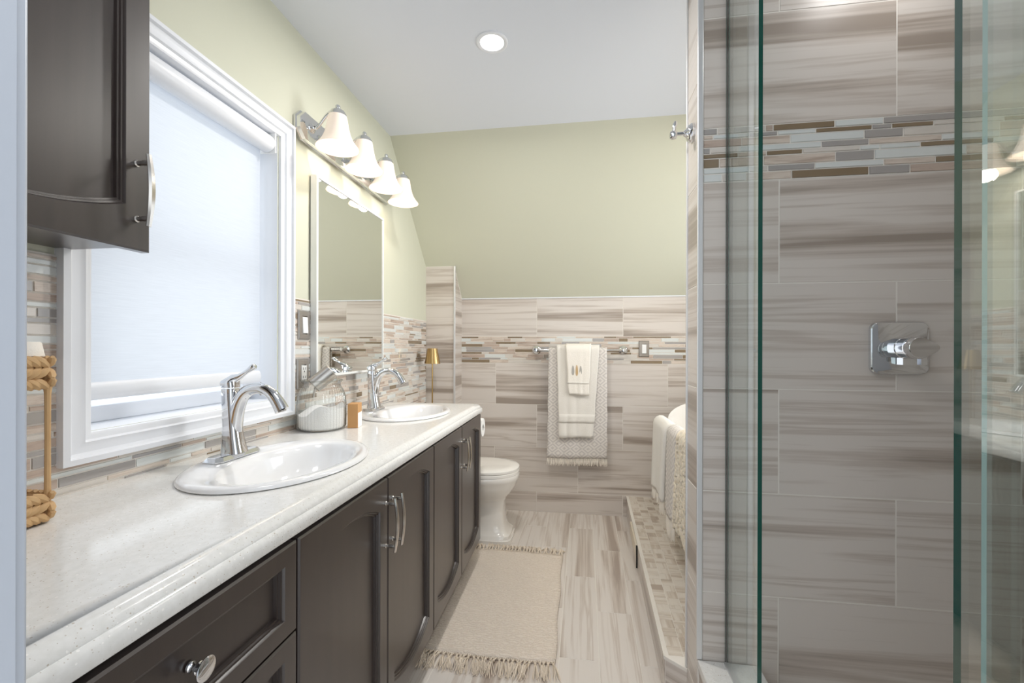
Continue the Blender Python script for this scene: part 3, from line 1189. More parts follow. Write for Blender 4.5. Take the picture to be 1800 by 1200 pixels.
def rrect(cx_, cy_, hx, hy, r, z, n=5):
    out = []
    for qx, qy, a0 in ((1, 1, 0), (-1, 1, 90), (-1, -1, 180), (1, -1, 270)):
        for k in range(n + 1):
            a = R(a0 + 90 * k / n)
            out.append((cx_ + qx * (hx - r) + r * math.cos(a), cy_ + qy * (hy - r) + r * math.sin(a), z))
    return out


def faucet(x, y, z, label):
    t = thing('basin_faucet', (x, y, z), label, 'faucet', 'chrome single-lever basin faucets')
    mb = MB()

    def hexp(sx_, sy_, zz):
        pts = [(-1, -0.78), (-0.62, -1), (0.62, -1), (1, -0.78), (1, 0.78), (0.62, 1), (-0.62, 1), (-1, 0.78)]
        return [(x + a * sx_, y + b * sy_, z + zz) for a, b in pts]
    mb.loft([hexp(0.028, 0.080, 0.0), hexp(0.028, 0.080, 0.003), hexp(0.021, 0.073, 0.012), hexp(0.019, 0.071, 0.013)])
    mb.build('base_plate', 'chrome', t, smooth=20)
    mb = MB()
    rings = []
    for zz, hx, hy, ox in ((0.012, 0.031, 0.027, 0.004), (0.02, 0.029, 0.0255, 0.003), (0.05, 0.0245, 0.0225, 0.0), (0.09, 0.021, 0.0205, -0.003), (0.13, 0.0195, 0.0195, -0.006), (0.16, 0.019, 0.0195, -0.008), (0.183, 0.0195, 0.020, -0.0085), (0.186, 0.0185, 0.019, -0.0085)):
        rings.append(rrect(x + ox, y, hx, hy, min(hx, hy) * 0.72, z + zz))
    mb.loft(rings)
    mb.build('column', 'chrome', t, smooth=40)
    # spout: rises out of the column, arches over the bowl
    path = bez((x + 0.002, y, z + 0.070), (x + 0.010, y, z + 0.155), (x + 0.03, y, z + 0.186), (x + 0.075, y, z + 0.187), 12)
    path += bez((x + 0.075, y, z + 0.187), (x + 0.105, y, z + 0.187), (x + 0.125, y, z + 0.168), (x + 0.146, y, z + 0.129), 10)[1:]
    n = len(path) - 1
    rad = []
    for k in range(n + 1):
        t_ = k / n
        rad.append(0.0195 - 0.0065 * min(1, t_ / 0.55) + (0.004 * max(0, (t_ - 0.72) / 0.28)))
    mb = MB()
    mb.tube(path, rad, 18, squash=1.12)
    mb.build('spout', 'chrome', t, smooth=50)
    mb = MB()
    mb.tube([path[-1], (path[-1][0] + 0.001, y, path[-1][2] - 0.003)], 0.010, 14)
    mb.build('aerator', 'greyplate', t)
    mb = MB()
    rings = []
    for zz, hx, ox in ((0.188, 0.0195, -0.0085), (0.200, 0.0205, -0.010), (0.206, 0.019, -0.009)):
        rings.append(rrect(x + ox, y, hx, hx, hx * 0.6, z + zz))
    for k, (ox, oz, w_) in enumerate(((0.004, 0.212, 0.013), (0.020, 0.218, 0.0085), (0.036, 0.228, 0.006), (0.048, 0.236, 0.0065), (0.056, 0.241, 0.0085), (0.062, 0.245, 0.009), (0.066, 0.247, 0.006))):
        ang = R(35)
        n_ = len(rings[0])
        rg = []
        for j in range(n_):
            a = R(45) * 0 + 2 * PI * j / n_
            # section perpendicular to the lever direction
            cu, cv = math.cos(a) * w_, math.sin(a) * w_
            rg.append((x + ox + cu * math.sin(ang), y + cv, z + oz - cu * math.cos(ang) * -1 * -1))
        rings.append(rg)
    mb.loft(rings)
    mb.build('lever', 'chrome', t, smooth=55)
    return t


f1 = faucet(-0.925, 1.060, CT + 0.0125, 'chrome faucet of the nearer sink, in front of the window')
dup(f1, (-0.958, 1.955, CT + 0.0125), 'chrome faucet of the farther sink, in front of the mirror')

# ------------------------------------------------------------------ jar, scoop, box, basket
JX, JY = -0.96, 1.532
jar = thing('ribbed_jar', (JX, JY, CT), 'ribbed clear glass jar of white bath salt between the two sinks', 'jar')
mb = MB()
prof_o = [(0.070, 0.001), (0.080, 0.003), (0.0855, 0.012), (0.0865, 0.05), (0.086, 0.095), (0.083, 0.125), (0.076, 0.148), (0.069, 0.162), (0.067, 0.168), (0.068, 0.176), (0.074, 0.182), (0.0765, 0.185), (0.0745, 0.187), (0.066, 0.182), (0.064, 0.172)]
rings = []
seg = 180
for r_, h_ in prof_o:
    ribs = 0.0022 if 0.008 < h_ < 0.155 and r_ > 0.06 else 0.0
    rings.append([(JX + (r_ + ribs * math.cos(45 * 2 * PI * j / seg)) * math.cos(2 * PI * j / seg), JY + (r_ + ribs * math.cos(45 * 2 * PI * j / seg)) * math.sin(2 * PI * j / seg), CT + h_) for j in range(seg)])
mb.loft(rings, 0, True, False)
mb.build('glass', 'jarglass', jar, smooth=80)
mb = MB()
rings = []
for r_, h_ in ((0.0, 0.005), (0.074, 0.005), (0.081, 0.015), (0.082, 0.055)):
    rings.append([(JX + r_ * math.cos(2 * PI * j / 48), JY + r_ * math.sin(2 * PI * j / 48), CT + h_) for j in range(48)])


def salt(x, y):
    return 0.074 + 0.024 * math.sin(9 + x * 38) * math.cos(y * 30) + 0.22 * x


for r_ in (0.082, 0.074, 0.06, 0.045, 0.03, 0.015, 0.001):
    rings.append([(JX + r_ * math.cos(2 * PI * j / 48), JY + r_ * math.sin(2 * PI * j / 48), CT + max(0.056, salt(r_ * math.cos(2 * PI * j / 48), r_ * math.sin(2 * PI * j / 48)))) for j in range(48)])
mb.loft(rings, 0, False, True)
mb.build('bath_salt', 'powder', jar, smooth=60)['label'] = 'white bath salt'

sc = thing('metal_scoop', (JX, JY, CT + 0.15), 'brushed silver scoop standing tilted in the mouth of the jar', 'scoop')
ax = Vector((0.045, 0.040, 0.050)).normalized()


def cyl_along(mb, c0, axis, prof, seg=28):
    axis = Vector(axis).normalized()
    a = axis.cross(Vector((0, 1, 0))).normalized()
    b = axis.cross(a).normalized()
    rings = []
    for r_, h_ in prof:
        c_ = Vector(c0) + axis * h_
        rings.append([tuple(c_ + a * r_ * math.cos(2 * PI * j / seg) + b * r_ * math.sin(2 * PI * j / seg)) for j in range(seg)])
    mb.loft(rings, 0, True, True)


mb = MB()
cyl_along(mb, (JX - 0.034, JY, CT + 0.163), ax, [(0.030, 0), (0.031, 0.001), (0.031, 0.082), (0.0295, 0.084), (0.0285, 0.083)])
mb.build('cup', 'steel', sc)
mb = MB()
cyl_along(mb, (JX - 0.046, JY + 0.018, CT + 0.116), Vector((0.02, -0.01, 0.07)), [(0.004, 0), (0.004, 0.04)])
mb.build('grip', 'steel', sc)

bx = thing('carton', (-0.850, 1.590, CT), 'small kraft brown and white carton standing beside the glass jar', 'box')
mb = MB()
y0, y1 = 1.562, 1.618
mb.box(-0.876, -0.837, y0, y1, CT + 0.0005, CT + 0.093)
mb.build('sleeve', 'kraft', bx, bevel=0.001)
mb = MB()
bx.rotation_euler.z = R(13)
mb.box(-0.837, -0.8362, y0 + 0.001, y1 - 0.001, CT + 0.001, CT + 0.058)
mb.build('side_label', 'paper', bx, smooth=None)['label'] = 'white lower side'


def braid(mb, x0, x1, y0, y1, z0, z1, rows):
    """wrapped strands around a rectangular hoop"""
    pts = []
    step = 0.011
    for (a, b) in (((x0, y0), (x1, y0)), ((x1, y0), (x1, y1)), ((x1, y1), (x0, y1)), ((x0, y1), (x0, y0))):
        L_ = math.hypot(b[0] - a[0], b[1] - a[1])
        n_ = max(2, int(L_ / step))
        for k in range(n_):
            pts.append((Vector((a[0] + (b[0] - a[0]) * k / n_, a[1] + (b[1] - a[1]) * k / n_, 0)), Vector(((b[0] - a[0]) / L_, (b[1] - a[1]) / L_, 0))))
    hr = (z1 - z0) / rows
    for r_ in range(rows):
        s_ = 1 if r_ % 2 else -1
        zc = z0 + hr * (r_ + 0.5)
        for k, (p, d) in enumerate(pts):
            nrm = Vector((d.y, -d.x, 0))
            j = rnd.uniform(-0.0008, 0.0008)
            path = []
            for q in range(5):
                t_ = q / 4 - 0.5
                path.append(tuple(p + d * (t_ * 0.022) + nrm * (0.004 * math.cos(t_ * PI) + j) + Vector((0, 0, zc + s_ * t_ * hr * 1.0))))
            mb.tube(path, [0.003, 0.0062, 0.0074, 0.0062, 0.003], 7)
        mb.tube([tuple(p + Vector((0, 0, zc))) for p, d in pts] + [tuple(pts[0][0] + Vector((0, 0, zc)))], 0.0045, 6, cap=False)


bk = thing('wicker_basket', (-0.99, 0.50, CT), 'open woven wicker caddy on the worktop, half hidden behind the doorway', 'basket')
bx0, bx1, by0, by1 = -1.035, -0.925, 0.36, 0.640
mb = MB()
braid(mb, bx0, bx1, by0, by1, CT + 0.004, CT + 0.054, 3)
mb.build('bottom_band', 'wicker', bk)
mb = MB()
braid(mb, bx0, bx1, by0, by1, CT + 0.236, CT + 0.292, 3)
mb.build('top_band', 'wicker', bk)
for x_, y_ in ((bx0, by0), (bx1, by0), (bx0, by1), (bx1, by1)):
    mb = MB()
    mb.tube([(x_, y_, CT + 0.045), (x_, y_, CT + 0.06), (x_, y_, CT + 0.15), (x_, y_, CT + 0.225), (x_, y_, CT + 0.24)], [0.006, 0.0045, 0.004, 0.0045, 0.006], 8)
    mb.build('post', 'wicker', bk)
mb = MB()
mb.box(bx0 + 0.004, bx1 - 0.004, by0 + 0.004, by1 - 0.004, CT + 0.004, CT + 0.012)
mb.build('base', 'wicker', bk, smooth=None)
mb = MB()
mb.box(bx0 - 0.003, bx1 + 0.003, by0 - 0.003, by1 + 0.003, CT + 0.284, CT + 0.290)
mb.build('top_tray', 'wicker', bk, smooth=None)
mb = MB()
mb.lathe([(0, 0), (0.028, 0), (0.030, 0.003), (0.026, 0.026), (0.024, 0.028), (0.0, 0.028)], (-0.957, 0.622, CT + 0.2905), 'z', 24)
tag(mb.build('votive_cup', 'creamflat'), 'small pale cream cup standing on top of the wicker caddy', 'cup')

# ------------------------------------------------------------------ upper cabinet
uc = thing('wall_cabinet', (XW, 0.53, 1.38), 'dark espresso wall cabinet hung beside the window, upper left', 'cabinet')
UX = -0.858
mb = MB()
mb.box(XW + 0.001, UX - 0.022, YF + 0.002, 0.762, 1.392, 2.32)
mb.build('carcass', 'wood', uc, bevel=0.002)
mb = MB()
front_panel(mb, YF + 0.004, 0.767, 1.381, 2.33, UX, 0.050, 0.035, 0.035)
ud = mb.build('door', 'wood', uc, smooth=30)
add_handle(ud, UX, 0.737, 1.425, 1.566)

# ------------------------------------------------------------------ mirror
mr = thing('wall_mirror', (XW, 1.915, 1.065), 'tall thin-framed mirror on the left wall under the lamp bar', 'mirror')
MY0, MY1, MZ0, MZ1 = 1.602, 2.212, 1.068, 1.880
mb = MB()
frame_sweep(mb, MY0, MY1, MZ0, MZ1, [(0.0, 0.0), (0.0, 0.026), (0.002, 0.028), (0.010, 0.028), (0.011, 0.0235)], XW + 0.0060)
mb.build('frame', 'pale', mr, smooth=25)
mb = MB()
xm = XW + 0.0060 + 0.024
mb.face([(xm, MY0 + 0.0105, MZ0 + 0.0105), (xm, MY1 - 0.0105, MZ0 + 0.0105), (xm, MY1 - 0.0105, MZ1 - 0.0105), (xm, MY0 + 0.0105, MZ1 - 0.0105)])
mb.build('glass', 'mirror', mr, smooth=None)

# ------------------------------------------------------------------ switches and outlet
def plate_x(name, y0, y1, z0, z1, label, cat, duplex):
    t = thing(name, (XW + 0.008, (y0 + y1) / 2, (z0 + z1) / 2), label, cat)
    x = XW + 0.0056
    mb = MB()
    frame_sweep(mb, y0, y1, z0, z1, [(0, 0), (0, 0.003), (0.004, 0.0075), (0.010, 0.0085), (0.021, 0.0085), (0.021, 0.003)], x)
    mb.build('cover_plate', 'greyplate', t, smooth=25)
    a, b, c_, d = y0 + 0.0205, y1 - 0.0205, z0 + 0.0245, z1 - 0.0245
    if duplex:
        mb = MB()
        mb.box(x + 0.002, x + 0.0105, a, b, c_, d)
        mb.build('receptacle', 'plastic', t, bevel=0.001)
        mb = MB()
        ym = (a + b) / 2
        for zc in (c_ + (d - c_) * 0.25, c_ + (d - c_) * 0.75):
            for s_ in (-1, 1):
                mb.box(x + 0.0105, x + 0.0110, ym + s_ * 0.0065 - 0.001, ym + s_ * 0.0065 + 0.001, zc, zc + 0.009)
            mb.lathe([(0, 0), (0.0024, 0.0), (0.0024, 0.0006), (0, 0.0006)], (x + 0.0104, ym, zc - 0.007), 'x', 10)
        mb.build('slots', 'black', t, smooth=None)
    else:
        mb = MB()
        zc = (c_ + d) / 2
        mb.loft([[(x + 0.002, a, c_), (x + 0.002, b, c_), (x + 0.002, b, d), (x + 0.002, a, d)],
                 [(x + 0.013, a, c_), (x + 0.013, b, c_), (x + 0.0095, b, d), (x + 0.0095, a, d)]])
        mb.build('rocker', 'plastic', t, bevel=0.001)
    return t


plate_x('light_switch', 1.520, 1.592, 1.220, 1.332, 'white rocker switch in a pewter plate, left of the mirror', 'light switch', False)
plate_x('power_outlet', 1.513, 1.586, 1.030, 1.144, 'white outlet in a pewter plate behind the glass jar', 'outlet', True)
bs = thing('wall_switch', (0.466, YB - 0.006, 1.18), 'white switch in a pewter plate right of the towel bar', 'light switch')
mb = MB()
yy = YB - 0.0021
px0, px1, pz0, pz1 = 0.431, 0.501, 1.128, 1.240
rings = []
for ins, pr in [(0, 0), (0, 0.003), (0.004, 0.0075), (0.010, 0.0085), (0.021, 0.0085), (0.021, 0.003)]:
    rings.append([(px0 + ins, yy - pr, pz0 + ins), (px1 - ins, yy - pr, pz0 + ins), (px1 - ins, yy - pr, pz1 - ins), (px0 + ins, yy - pr, pz1 - ins)])
mb.grid(rings, 0, close_u=True)
mb.build('cover_plate', 'greyplate', bs, smooth=25)
mb = MB()
mb.box(px0 + 0.0205, px1 - 0.0205, yy - 0.0105, yy - 0.002, pz0 + 0.0245, pz1 - 0.0245)
mb.build('rocker', 'plastic', bs, bevel=0.001)

# ------------------------------------------------------------------ vanity light bar
vl = thing('vanity_light', (XW, 1.9, 2.04), 'chrome light bar of four frosted bell shades over the mirror', 'wall lamp')
VY0, VY1, VZ0, VZ1 = 1.500, 2.335, 1.986, 2.100
mb = MB()


def octo(i, x):
    c_ = 0.032
    y0, y1, z0, z1 = VY0 + i, VY1 - i, VZ0 + i, VZ1 - i
    return [(x, y0 + c_, z0), (x, y1 - c_, z0), (x, y1, z0 + c_), (x, y1, z1 - c_), (x, y1 - c_, z1), (x, y0 + c_, z1), (x, y0, z1 - c_), (x, y0, z0 + c_)]


mb.loft([octo(0, XW), octo(0, XW + 0.010), octo(0.004, XW + 0.013), octo(0.006, XW + 0.026), octo(0.022, XW + 0.034), octo(0.024, XW + 0.034)])
mb.build('backplate', 'chrome', vl, smooth=20)
LX = -0.918
LY = [1.567, 1.780, 2.000, 2.210]
for y in LY:
    mb = MB()
    p = bez((XW + 0.03, y, 2.045), (XW + 0.075, y, 2.030), (XW + 0.075, y, 2.105), (LX, y, 2.112), 12)
    mb.tube(p, 0.0062, 10)
    mb.lathe([(0.018, 0), (0.018, 0.004), (0.010, 0.010), (0.008, 0.014)], (XW + 0.033, y, 2.045), 'x', 20)
    mb.lathe([(0.0075, 0.002), (0.0095, 0.005), (0.0095, 0.018), (0.006, 0.022), (0, 0.023)], (LX, y, 2.105), 'z', 16)
    mb.lathe([(0.009, 0.020), (0.016, 0.019), (0.026, 0.012), (0.0335, -0.001), (0.0345, -0.007), (0.030, -0.009)], (LX, y, 2.090), 'z', 28)
    ar = mb.build('arm', 'chrome', vl, smooth=45)
    mb = MB()
    pf = [(0.0335, 2.086), (0.036, 2.075), (0.0385, 2.058), (0.042, 2.038), (0.048, 2.014), (0.057, 1.992), (0.068, 1.975), (0.079, 1.962), (0.080, 1.9595), (0.078, 1.9595), (0.066, 1.975), (0.055, 1.993), (0.046, 2.014), (0.040, 2.038), (0.036, 2.060), (0.031, 2.082)]
    mb.lathe([(a, b) for a, b in pf], (LX, y, 0), 'z', 40)
    mb.build('shade', 'shade', vl, smooth=60)['label'] = 'lit frosted glass bell shade'
    mb = MB()
    mb.lathe([(0, 1.977), (0.014, 1.98), (0.026, 1.992), (0.030, 2.008), (0.026, 2.025), (0.016, 2.042), (0.012, 2.062)], (LX, y, 0), 'z', 24)
    mb.build('bulb', 'bulb', vl, smooth=60)
    light('vanity_bulb', 'POINT', (LX, y, 1.955), 0.5, (1.0, 0.90, 0.77), 0.03)

# ------------------------------------------------------------------ recessed light
rl = thing('recessed_light', (-0.335, 1.693, ZC), 'round white recessed downlight lit in the ceiling', 'ceiling light')
mb = MB()
mb.lathe([(0.063, 0.0), (0.0625, -0.003), (0.058, -0.0055), (0.047, -0.004), (0.046, 0.0)], (-0.335, 1.693, ZC), 'z', 48)
mb.build('trim_ring', 'white', rl)
mb = MB()
mb.lathe([(0.0465, -0.001), (0.035, -0.0022), (0.0, -0.003)], (-0.335, 1.693, ZC), 'z', 40)
mb.build('lens', 'led', rl)

# ------------------------------------------------------------------ toilet
ty = 2.70
to = thing('toilet', (-0.70, ty, 0), 'white toilet with closed lid just past the vanity end', 'toilet')


def sec(z, xb_, xf_, hw, e_, n=40):
    """plan section: rounded at the front"""
    out = []
    xc, hl = (xb_ + xf_) / 2, (xf_ - xb_) / 2
    for j in range(n):
        t = 2 * PI * j / n
        c_, s_ = math.cos(t), math.sin(t)
        out.append((xc + hl * math.copysign(abs(c_) ** (2 / e_), c_), ty + hw * math.copysign(abs(s_) ** (2 / e_), s_), z))
    return out


mb = MB()
mb.loft([sec(0.0, -0.92, -0.392, 0.125, 7), sec(0.022, -0.92, -0.392, 0.125, 7), sec(0.027, -0.92, -0.400, 0.119, 7), sec(0.045, -0.92, -0.402, 0.117, 7), sec(0.052, -0.92, -0.412, 0.110, 7),
         sec(0.075, -0.92, -0.432, 0.100, 6), sec(0.11, -0.92, -0.442, 0.094, 6), sec(0.20, -0.92, -0.447, 0.092, 6), sec(0.245, -0.92, -0.442, 0.097, 5),
         sec(0.275, -0.92, -0.425, 0.125, 3.6), sec(0.305, -0.92, -0.395, 0.158, 2.9), sec(0.345, -0.92, -0.370, 0.176, 2.6), sec(0.375, -0.92, -0.360, 0.184, 2.5), sec(0.380, -0.92, -0.357, 0.187, 2.5), sec(0.405, -0.92, -0.354, 0.189, 2.5), sec(0.412, -0.92, -0.357, 0.187, 2.5)])
mb.build('bowl', 'toiletp', to, smooth=45)
mb = MB()
mb.loft([sec(0.4135, -0.845, -0.358, 0.184, 2.3), sec(0.4135, -0.845, -0.355, 0.187, 2.3), sec(0.428, -0.845, -0.355, 0.187, 2.3), sec(0.432, -0.845, -0.359, 0.183, 2.3)])
mb.build('seat', 'toiletp', to, smooth=45)
mb = MB()
mb.loft([sec(0.4345, -0.85, -0.360, 0.182, 2.3), sec(0.4355, -0.85, -0.356, 0.186, 2.3), sec(0.448, -0.85, -0.356, 0.186, 2.3), sec(0.455, -0.848, -0.366, 0.178, 2.3), sec(0.459, -0.83, -0.41, 0.14, 2.3), sec(0.460, -0.75, -0.55, 0.05, 2.3)])
mb.build('lid', 'toiletp', to, smooth=45)
mb = MB()
mb.loft([rrect(-0.958, ty, 0.082, 0.20, 0.03, 0.40), rrect(-0.955, ty, 0.090, 0.215, 0.03, 0.45), rrect(-0.953, ty, 0.094, 0.225, 0.03, 0.745)])
mb.build('tank', 'toiletp', to, smooth=40)
mb = MB()
mb.loft([rrect(-0.950, ty, 0.098, 0.232, 0.03, 0.746), rrect(-0.950, ty, 0.099, 0.233, 0.03, 0.765), rrect(-0.950, ty, 0.092, 0.226, 0.03, 0.778)])
mb.build('tank_lid', 'toiletp', to, smooth=30)

# toilet roll on the vanity end
tr = thing('toilet_roll', (-0.57, CE + 0.06, 0.735), 'white toilet roll hung on the far end of the vanity', 'toilet paper')
mb = MB()
mb.lathe([(0.018, 0), (0.051, 0), (0.052, 0.002), (0.052, 0.098), (0.051, 0.10), (0.018, 0.10), (0.018, 0)], (-0.628, CE + 0.062, 0.735), 'x', 32)
mb.build('roll', 'paper', tr)
mb = MB()
mb.tube([(-0.635, CE + 0.004, 0.735), (-0.635, CE + 0.05, 0.735), (-0.633, CE + 0.060, 0.735), (-0.62, CE + 0.062, 0.735), (-0.522, CE + 0.062, 0.735)], 0.006, 10)
mb.build('holder', 'chrome', tr)

# brass lamp on the tank
la = thing('brass_lamp', (-0.955, 2.800, 0.779), 'slim brass table lamp standing behind the far end of the vanity', 'lamp')
lx, ly = -0.955, 2.800
mb = MB()
mb.lathe([(0, 0.0), (0.05, 0.0), (0.05, 0.006), (0.046, 0.010), (0.008, 0.012), (0, 0.012)], (lx, ly, 0.779), 'z', 32)
mb.build('base', 'brass', la)
mb = MB()
mb.lathe([(0.0048, 0.01), (0.0048, 0.33)], (lx, ly, 0.779), 'z', 14, 0, True, True)
mb.build('stem', 'brass', la)
mb = MB()
mb.lathe([(0.0525, 1.083), (0.033, 1.184), (0.0, 1.186)], (lx, ly, 0), 'z', 40)
mb.lathe([(0.051, 1.083), (0.0525, 1.083)], (lx, ly, 0), 'z', 40)
mb.build('lamp_shade', 'brass', la, smooth=40)

# ------------------------------------------------------------------ towel bar and towels
TBY = 3.09
tb = thing('towel_bar', (0.017, YB, 1.175), 'chrome towel bar across the mosaic band on the back wall', 'towel rail')
for x_ in (-0.289, 0.324):
    mb = MB()
    mb.lathe([(0.0, 0.0), (0.031, 0.0), (0.031, 0.004), (0.027, 0.008), (0.022, 0.010), (0.014, 0.016), (0.011, 0.03), (0.0115, 0.055), (0.0165, 0.060), (0.017, 0.078), (0.012, 0.084), (0, 0.085)], (x_, YB - 0.0021, 1.175), '-y', 28)
    mb.build('post', 'chrome', tb, smooth=40)
mb = MB()
mb.lathe([(0.0075, -0.30), (0.0075, 0.312)], (0.012, TBY, 1.175), 'x', 16, 0, True, True)
mb.build('bar', 'chrome', tb)


def drape(xt0, xt1, xb0, xb1, ztop, zbot, yfront, yback, zback, amp=0.006, seed=0, nu=28, nv=30, yoff=0.0, flare=0.0):
    """a sheet hung over a bar that runs along X; rows from the front hem, over, to the back hem"""
    rr = random.Random(seed)
    ph = [rr.uniform(0, 6.28) for _ in range(6)]
    rows, uvs = [], []
    path = []
    rad = (yback - yfront) / 2
    for k in range(nv + 1):
        t = k / nv
        path.append((yfront, zbot + (ztop - rad - zbot) * t))
    for k in range(1, 9):
        a = PI * k / 8
        path.append(((yfront + yback) / 2 - rad * math.cos(a), ztop - rad + rad * math.sin(a)))
    for k in range(1, 11):
        path.append((yback, ztop - rad - (ztop - rad - zback) * k / 10))
    s_ = 0
    prev = path[0]
    for i, (y, z) in enumerate(path):
        s_ += math.hypot(y - prev[0], z - prev[1])
        prev = (y, z)
        front = i <= nv
        f_ = max(0.0, min(1.0, (ztop - z) / (ztop - zbot)))
        row, ur = [], []
        for j in range(nu + 1):
            u = j / nu
            x0 = xt0 + (xb0 - xt0) * f_
            x1 = xt1 + (xb1 - xt1) * f_
            x = x0 + (x1 - x0) * u + 0.003 * f_ * math.sin(7 * z * 5 + ph[0])
            wv = amp * f_ * (math.sin(u * 9 + ph[1] + z * 2) + 0.6 * math.sin(u * 17 + ph[2] - z * 3))
            yy_ = y - (abs(wv) + flare * f_) * (1 if front else -0.2)
            row.append((x, yy_, z + 0.004 * f_ * math.sin(u * 5 + ph[3]) * (1 if i == 0 else 0.3)))
            ur.append((xt0 + (xt1 - xt0) * u, s_))
        rows.append(row)
        uvs.append(ur)
    return rows, uvs


def fringe_x(mb, hem, n, length, seed, r_=0.0022):
    rr = random.Random(seed)
    for k in range(n):
        u = (k + 0.5) / n * (len(hem) - 1)
        i = min(int(u), len(hem) - 2)
        p = Vector(hem[i]).lerp(Vector(hem[i + 1]), u - i)
        for q in range(3):
            dx, dy = rr.uniform(-0.007, 0.007), rr.uniform(-0.006, 0.004)
            l_ = length * rr.uniform(0.8, 1.1)
            mb.tube([tuple(p + Vector((0, 0, 0.004))), tuple(p + Vector((dx * 0.4, dy * 0.3, -l_ * 0.4))), tuple(p + Vector((dx, dy, -l_)))], [r_, r_ * 1.1, r_ * 0.5], 5)


def stuff(o):
    o['kind'] = 'stuff'
    return o


t1 = thing('patterned_towel', (0.0, TBY, 1.18), 'grey diamond-pattern fringed towel hanging on the bar beneath the cream towels', 'towel', 'towels on the bar')
mb = MB()
rows, uvs = drape(-0.197, 0.206, -0.206, 0.210, 1.190, 0.420, TBY - 0.014, TBY + 0.014, 0.55, 0.006, 3, flare=0.004)
mb.grid(rows, 0, uvs=uvs)
mb.build('cloth', 'diamond', t1, smooth=60, solid=0.006)
mb = MB()
fringe_x(mb, rows[0], 46, 0.05, 4)
stuff(mb.build('fringe', 'fringe', t1))

t2 = thing('bath_towel', (0.0, TBY, 1.19), 'long plain cream towel folded over the patterned towel on the bar', 'towel', 'towels on the bar')
mb = MB()
rows, uvs = drape(-0.140, 0.155, -0.122, 0.112, 1.206, 0.568, TBY - 0.030, TBY + 0.024, 0.70, 0.005, 8, flare=0.010)
mb.grid(rows, 0, uvs=uvs)
mb.build('cloth', 'cream', t2, smooth=60, solid=0.013)
mb = MB()
k0, k1 = 5, 8
mb.grid([[(x, y - 0.0075, z) for x, y, z in rows[k]] for k in range(k0, k1 + 1)])
mb.build('woven_band', 'cream', t2, smooth=60, solid=0.002)

t3 = thing('hand_towel', (0.0, TBY, 1.20), 'small cream hand towel with three stitched leaves, on top at the bar', 'towel', 'towels on the bar')
mb = MB()
rows, uvs = drape(-0.078, 0.098, -0.056, 0.084, 1.216, 0.866, TBY - 0.052, TBY + 0.034, 0.95, 0.003, 12, nu=16, nv=20, flare=0.004)
mb.grid(rows, 0, uvs=uvs)
mb.build('cloth', 'creamflat', t3, smooth=60, solid=0.010)
mb = MB()
mb.grid([[(x, y - 0.006, z) for x, y, z in rows[k]] for k in range(5, 7)])
mb.build('woven_band', 'cream', t3, smooth=60, solid=0.002)
for k, (lx_, m_, hh) in enumerate(((-0.026, 'leafB', 0.034), (0.000, 'leafA', 0.038), (0.026, 'leafB', 0.032))):
    mb = MB()
    zc = 1.035
    yl = TBY - 0.052 - 0.0095
    pts = []
    for j in range(24):
        a = 2 * PI * j / 24
        pts.append((lx_ + 0.0085 * math.sin(a) * (1 - 0.25 * math.cos(a)), yl, zc + hh * math.cos(a)))
    mb.loft([[(x, y + 0.004, z) for x, y, z in pts], pts])
    mb.build('stitched_leaf', m_, t3, smooth=None)

# ------------------------------------------------------------------ rug
RX0, RX1, RY0, RY1 = -0.598, -0.078, 1.640, 2.488
rg_ = thing('fringed_rug', (-0.33, 2.1, 0), 'cream woven rug with tasselled ends on the floor beside the vanity', 'rug')
mb = MB()
nx, ny = 24, 40
rows = []
for a in range(ny + 1):
    y = RY0 + (RY1 - RY0) * a / ny
    row = []
    for b in range(nx + 1):
        u = b / nx
        x = RX0 + (RX1 - RX0) * u + 0.004 * math.sin(a * 0.35) * u
        yy_ = y + 0.010 * math.sin(u * 2.6 + 0.4) * (1 - 2 * a / ny) * -1
        row.append((x, yy_, 0.0075 + 0.0012 * math.sin(a * 0.7 + b * 0.9)))
    rows.append(row)
mb.grid(rows)
mb.build('weave', 'rug', rg_, smooth=60, solid=0.011)


def tassels(mb, edge, sgn, seed, n=31):
    rr = random.Random(seed)
    for k in range(n):
        u = (k + 0.5) / n * (len(edge) - 1)
        i = min(int(u), len(edge) - 2)
        p = Vector(edge[i]).lerp(Vector(edge[i + 1]), u - i)
        ex_ = rr.uniform(-0.012, 0.012)
        kn = p + Vector((ex_ * 0.4, sgn * 0.020, 0.006))
        for dx in (-0.005, 0.005):
            mb.tube([tuple(p + Vector((dx, 0, 0.003))), tuple(kn)], [0.0022, 0.003], 5)
        mb.lathe([(0, -0.005), (0.0048, -0.002), (0.0048, 0.002), (0, 0.005)], tuple(kn), 'y', 8)
        for q in range(10):
            a = rr.uniform(-0.022, 0.022) + ex_ * 1.5
            l_ = rr.uniform(0.045, 0.075) * (1.05 if sgn < 0 else 0.6)
            zt_ = rr.uniform(0.002, 0.022)
            mb.tube([tuple(kn), tuple(kn + Vector((a * 0.4, sgn * l_ * 0.45, zt_ * 0.8 - 0.001))), tuple(Vector((kn.x + a, kn.y + sgn * l_, max(0.0018, zt_ * 0.5))))], [0.0017, 0.0018, 0.0008], 5)


mb = MB()
tassels(mb, rows[0], -1, 2)
stuff(mb.build('near_fringe', 'rugfringe', rg_))
mb = MB()
tassels(mb, rows[-1], 1, 5)
stuff(mb.build('far_fringe', 'rugfringe', rg_))

# ------------------------------------------------------------------ access panel on the tub step
ap = thing('access_panel', (ex(2.4), 2.4, 0.07), 'cream access panel set a little open in the side of the tub step', 'panel')
mb = MB()
PA = PD


def pab(u0, u1, v0, v1, d0, d1):
    return [[tuple(PA.p(a, b, d)) for a, b in ((u0, v0), (u1, v0), (u1, v1), (u0, v1))] for d in (d0, d1)]


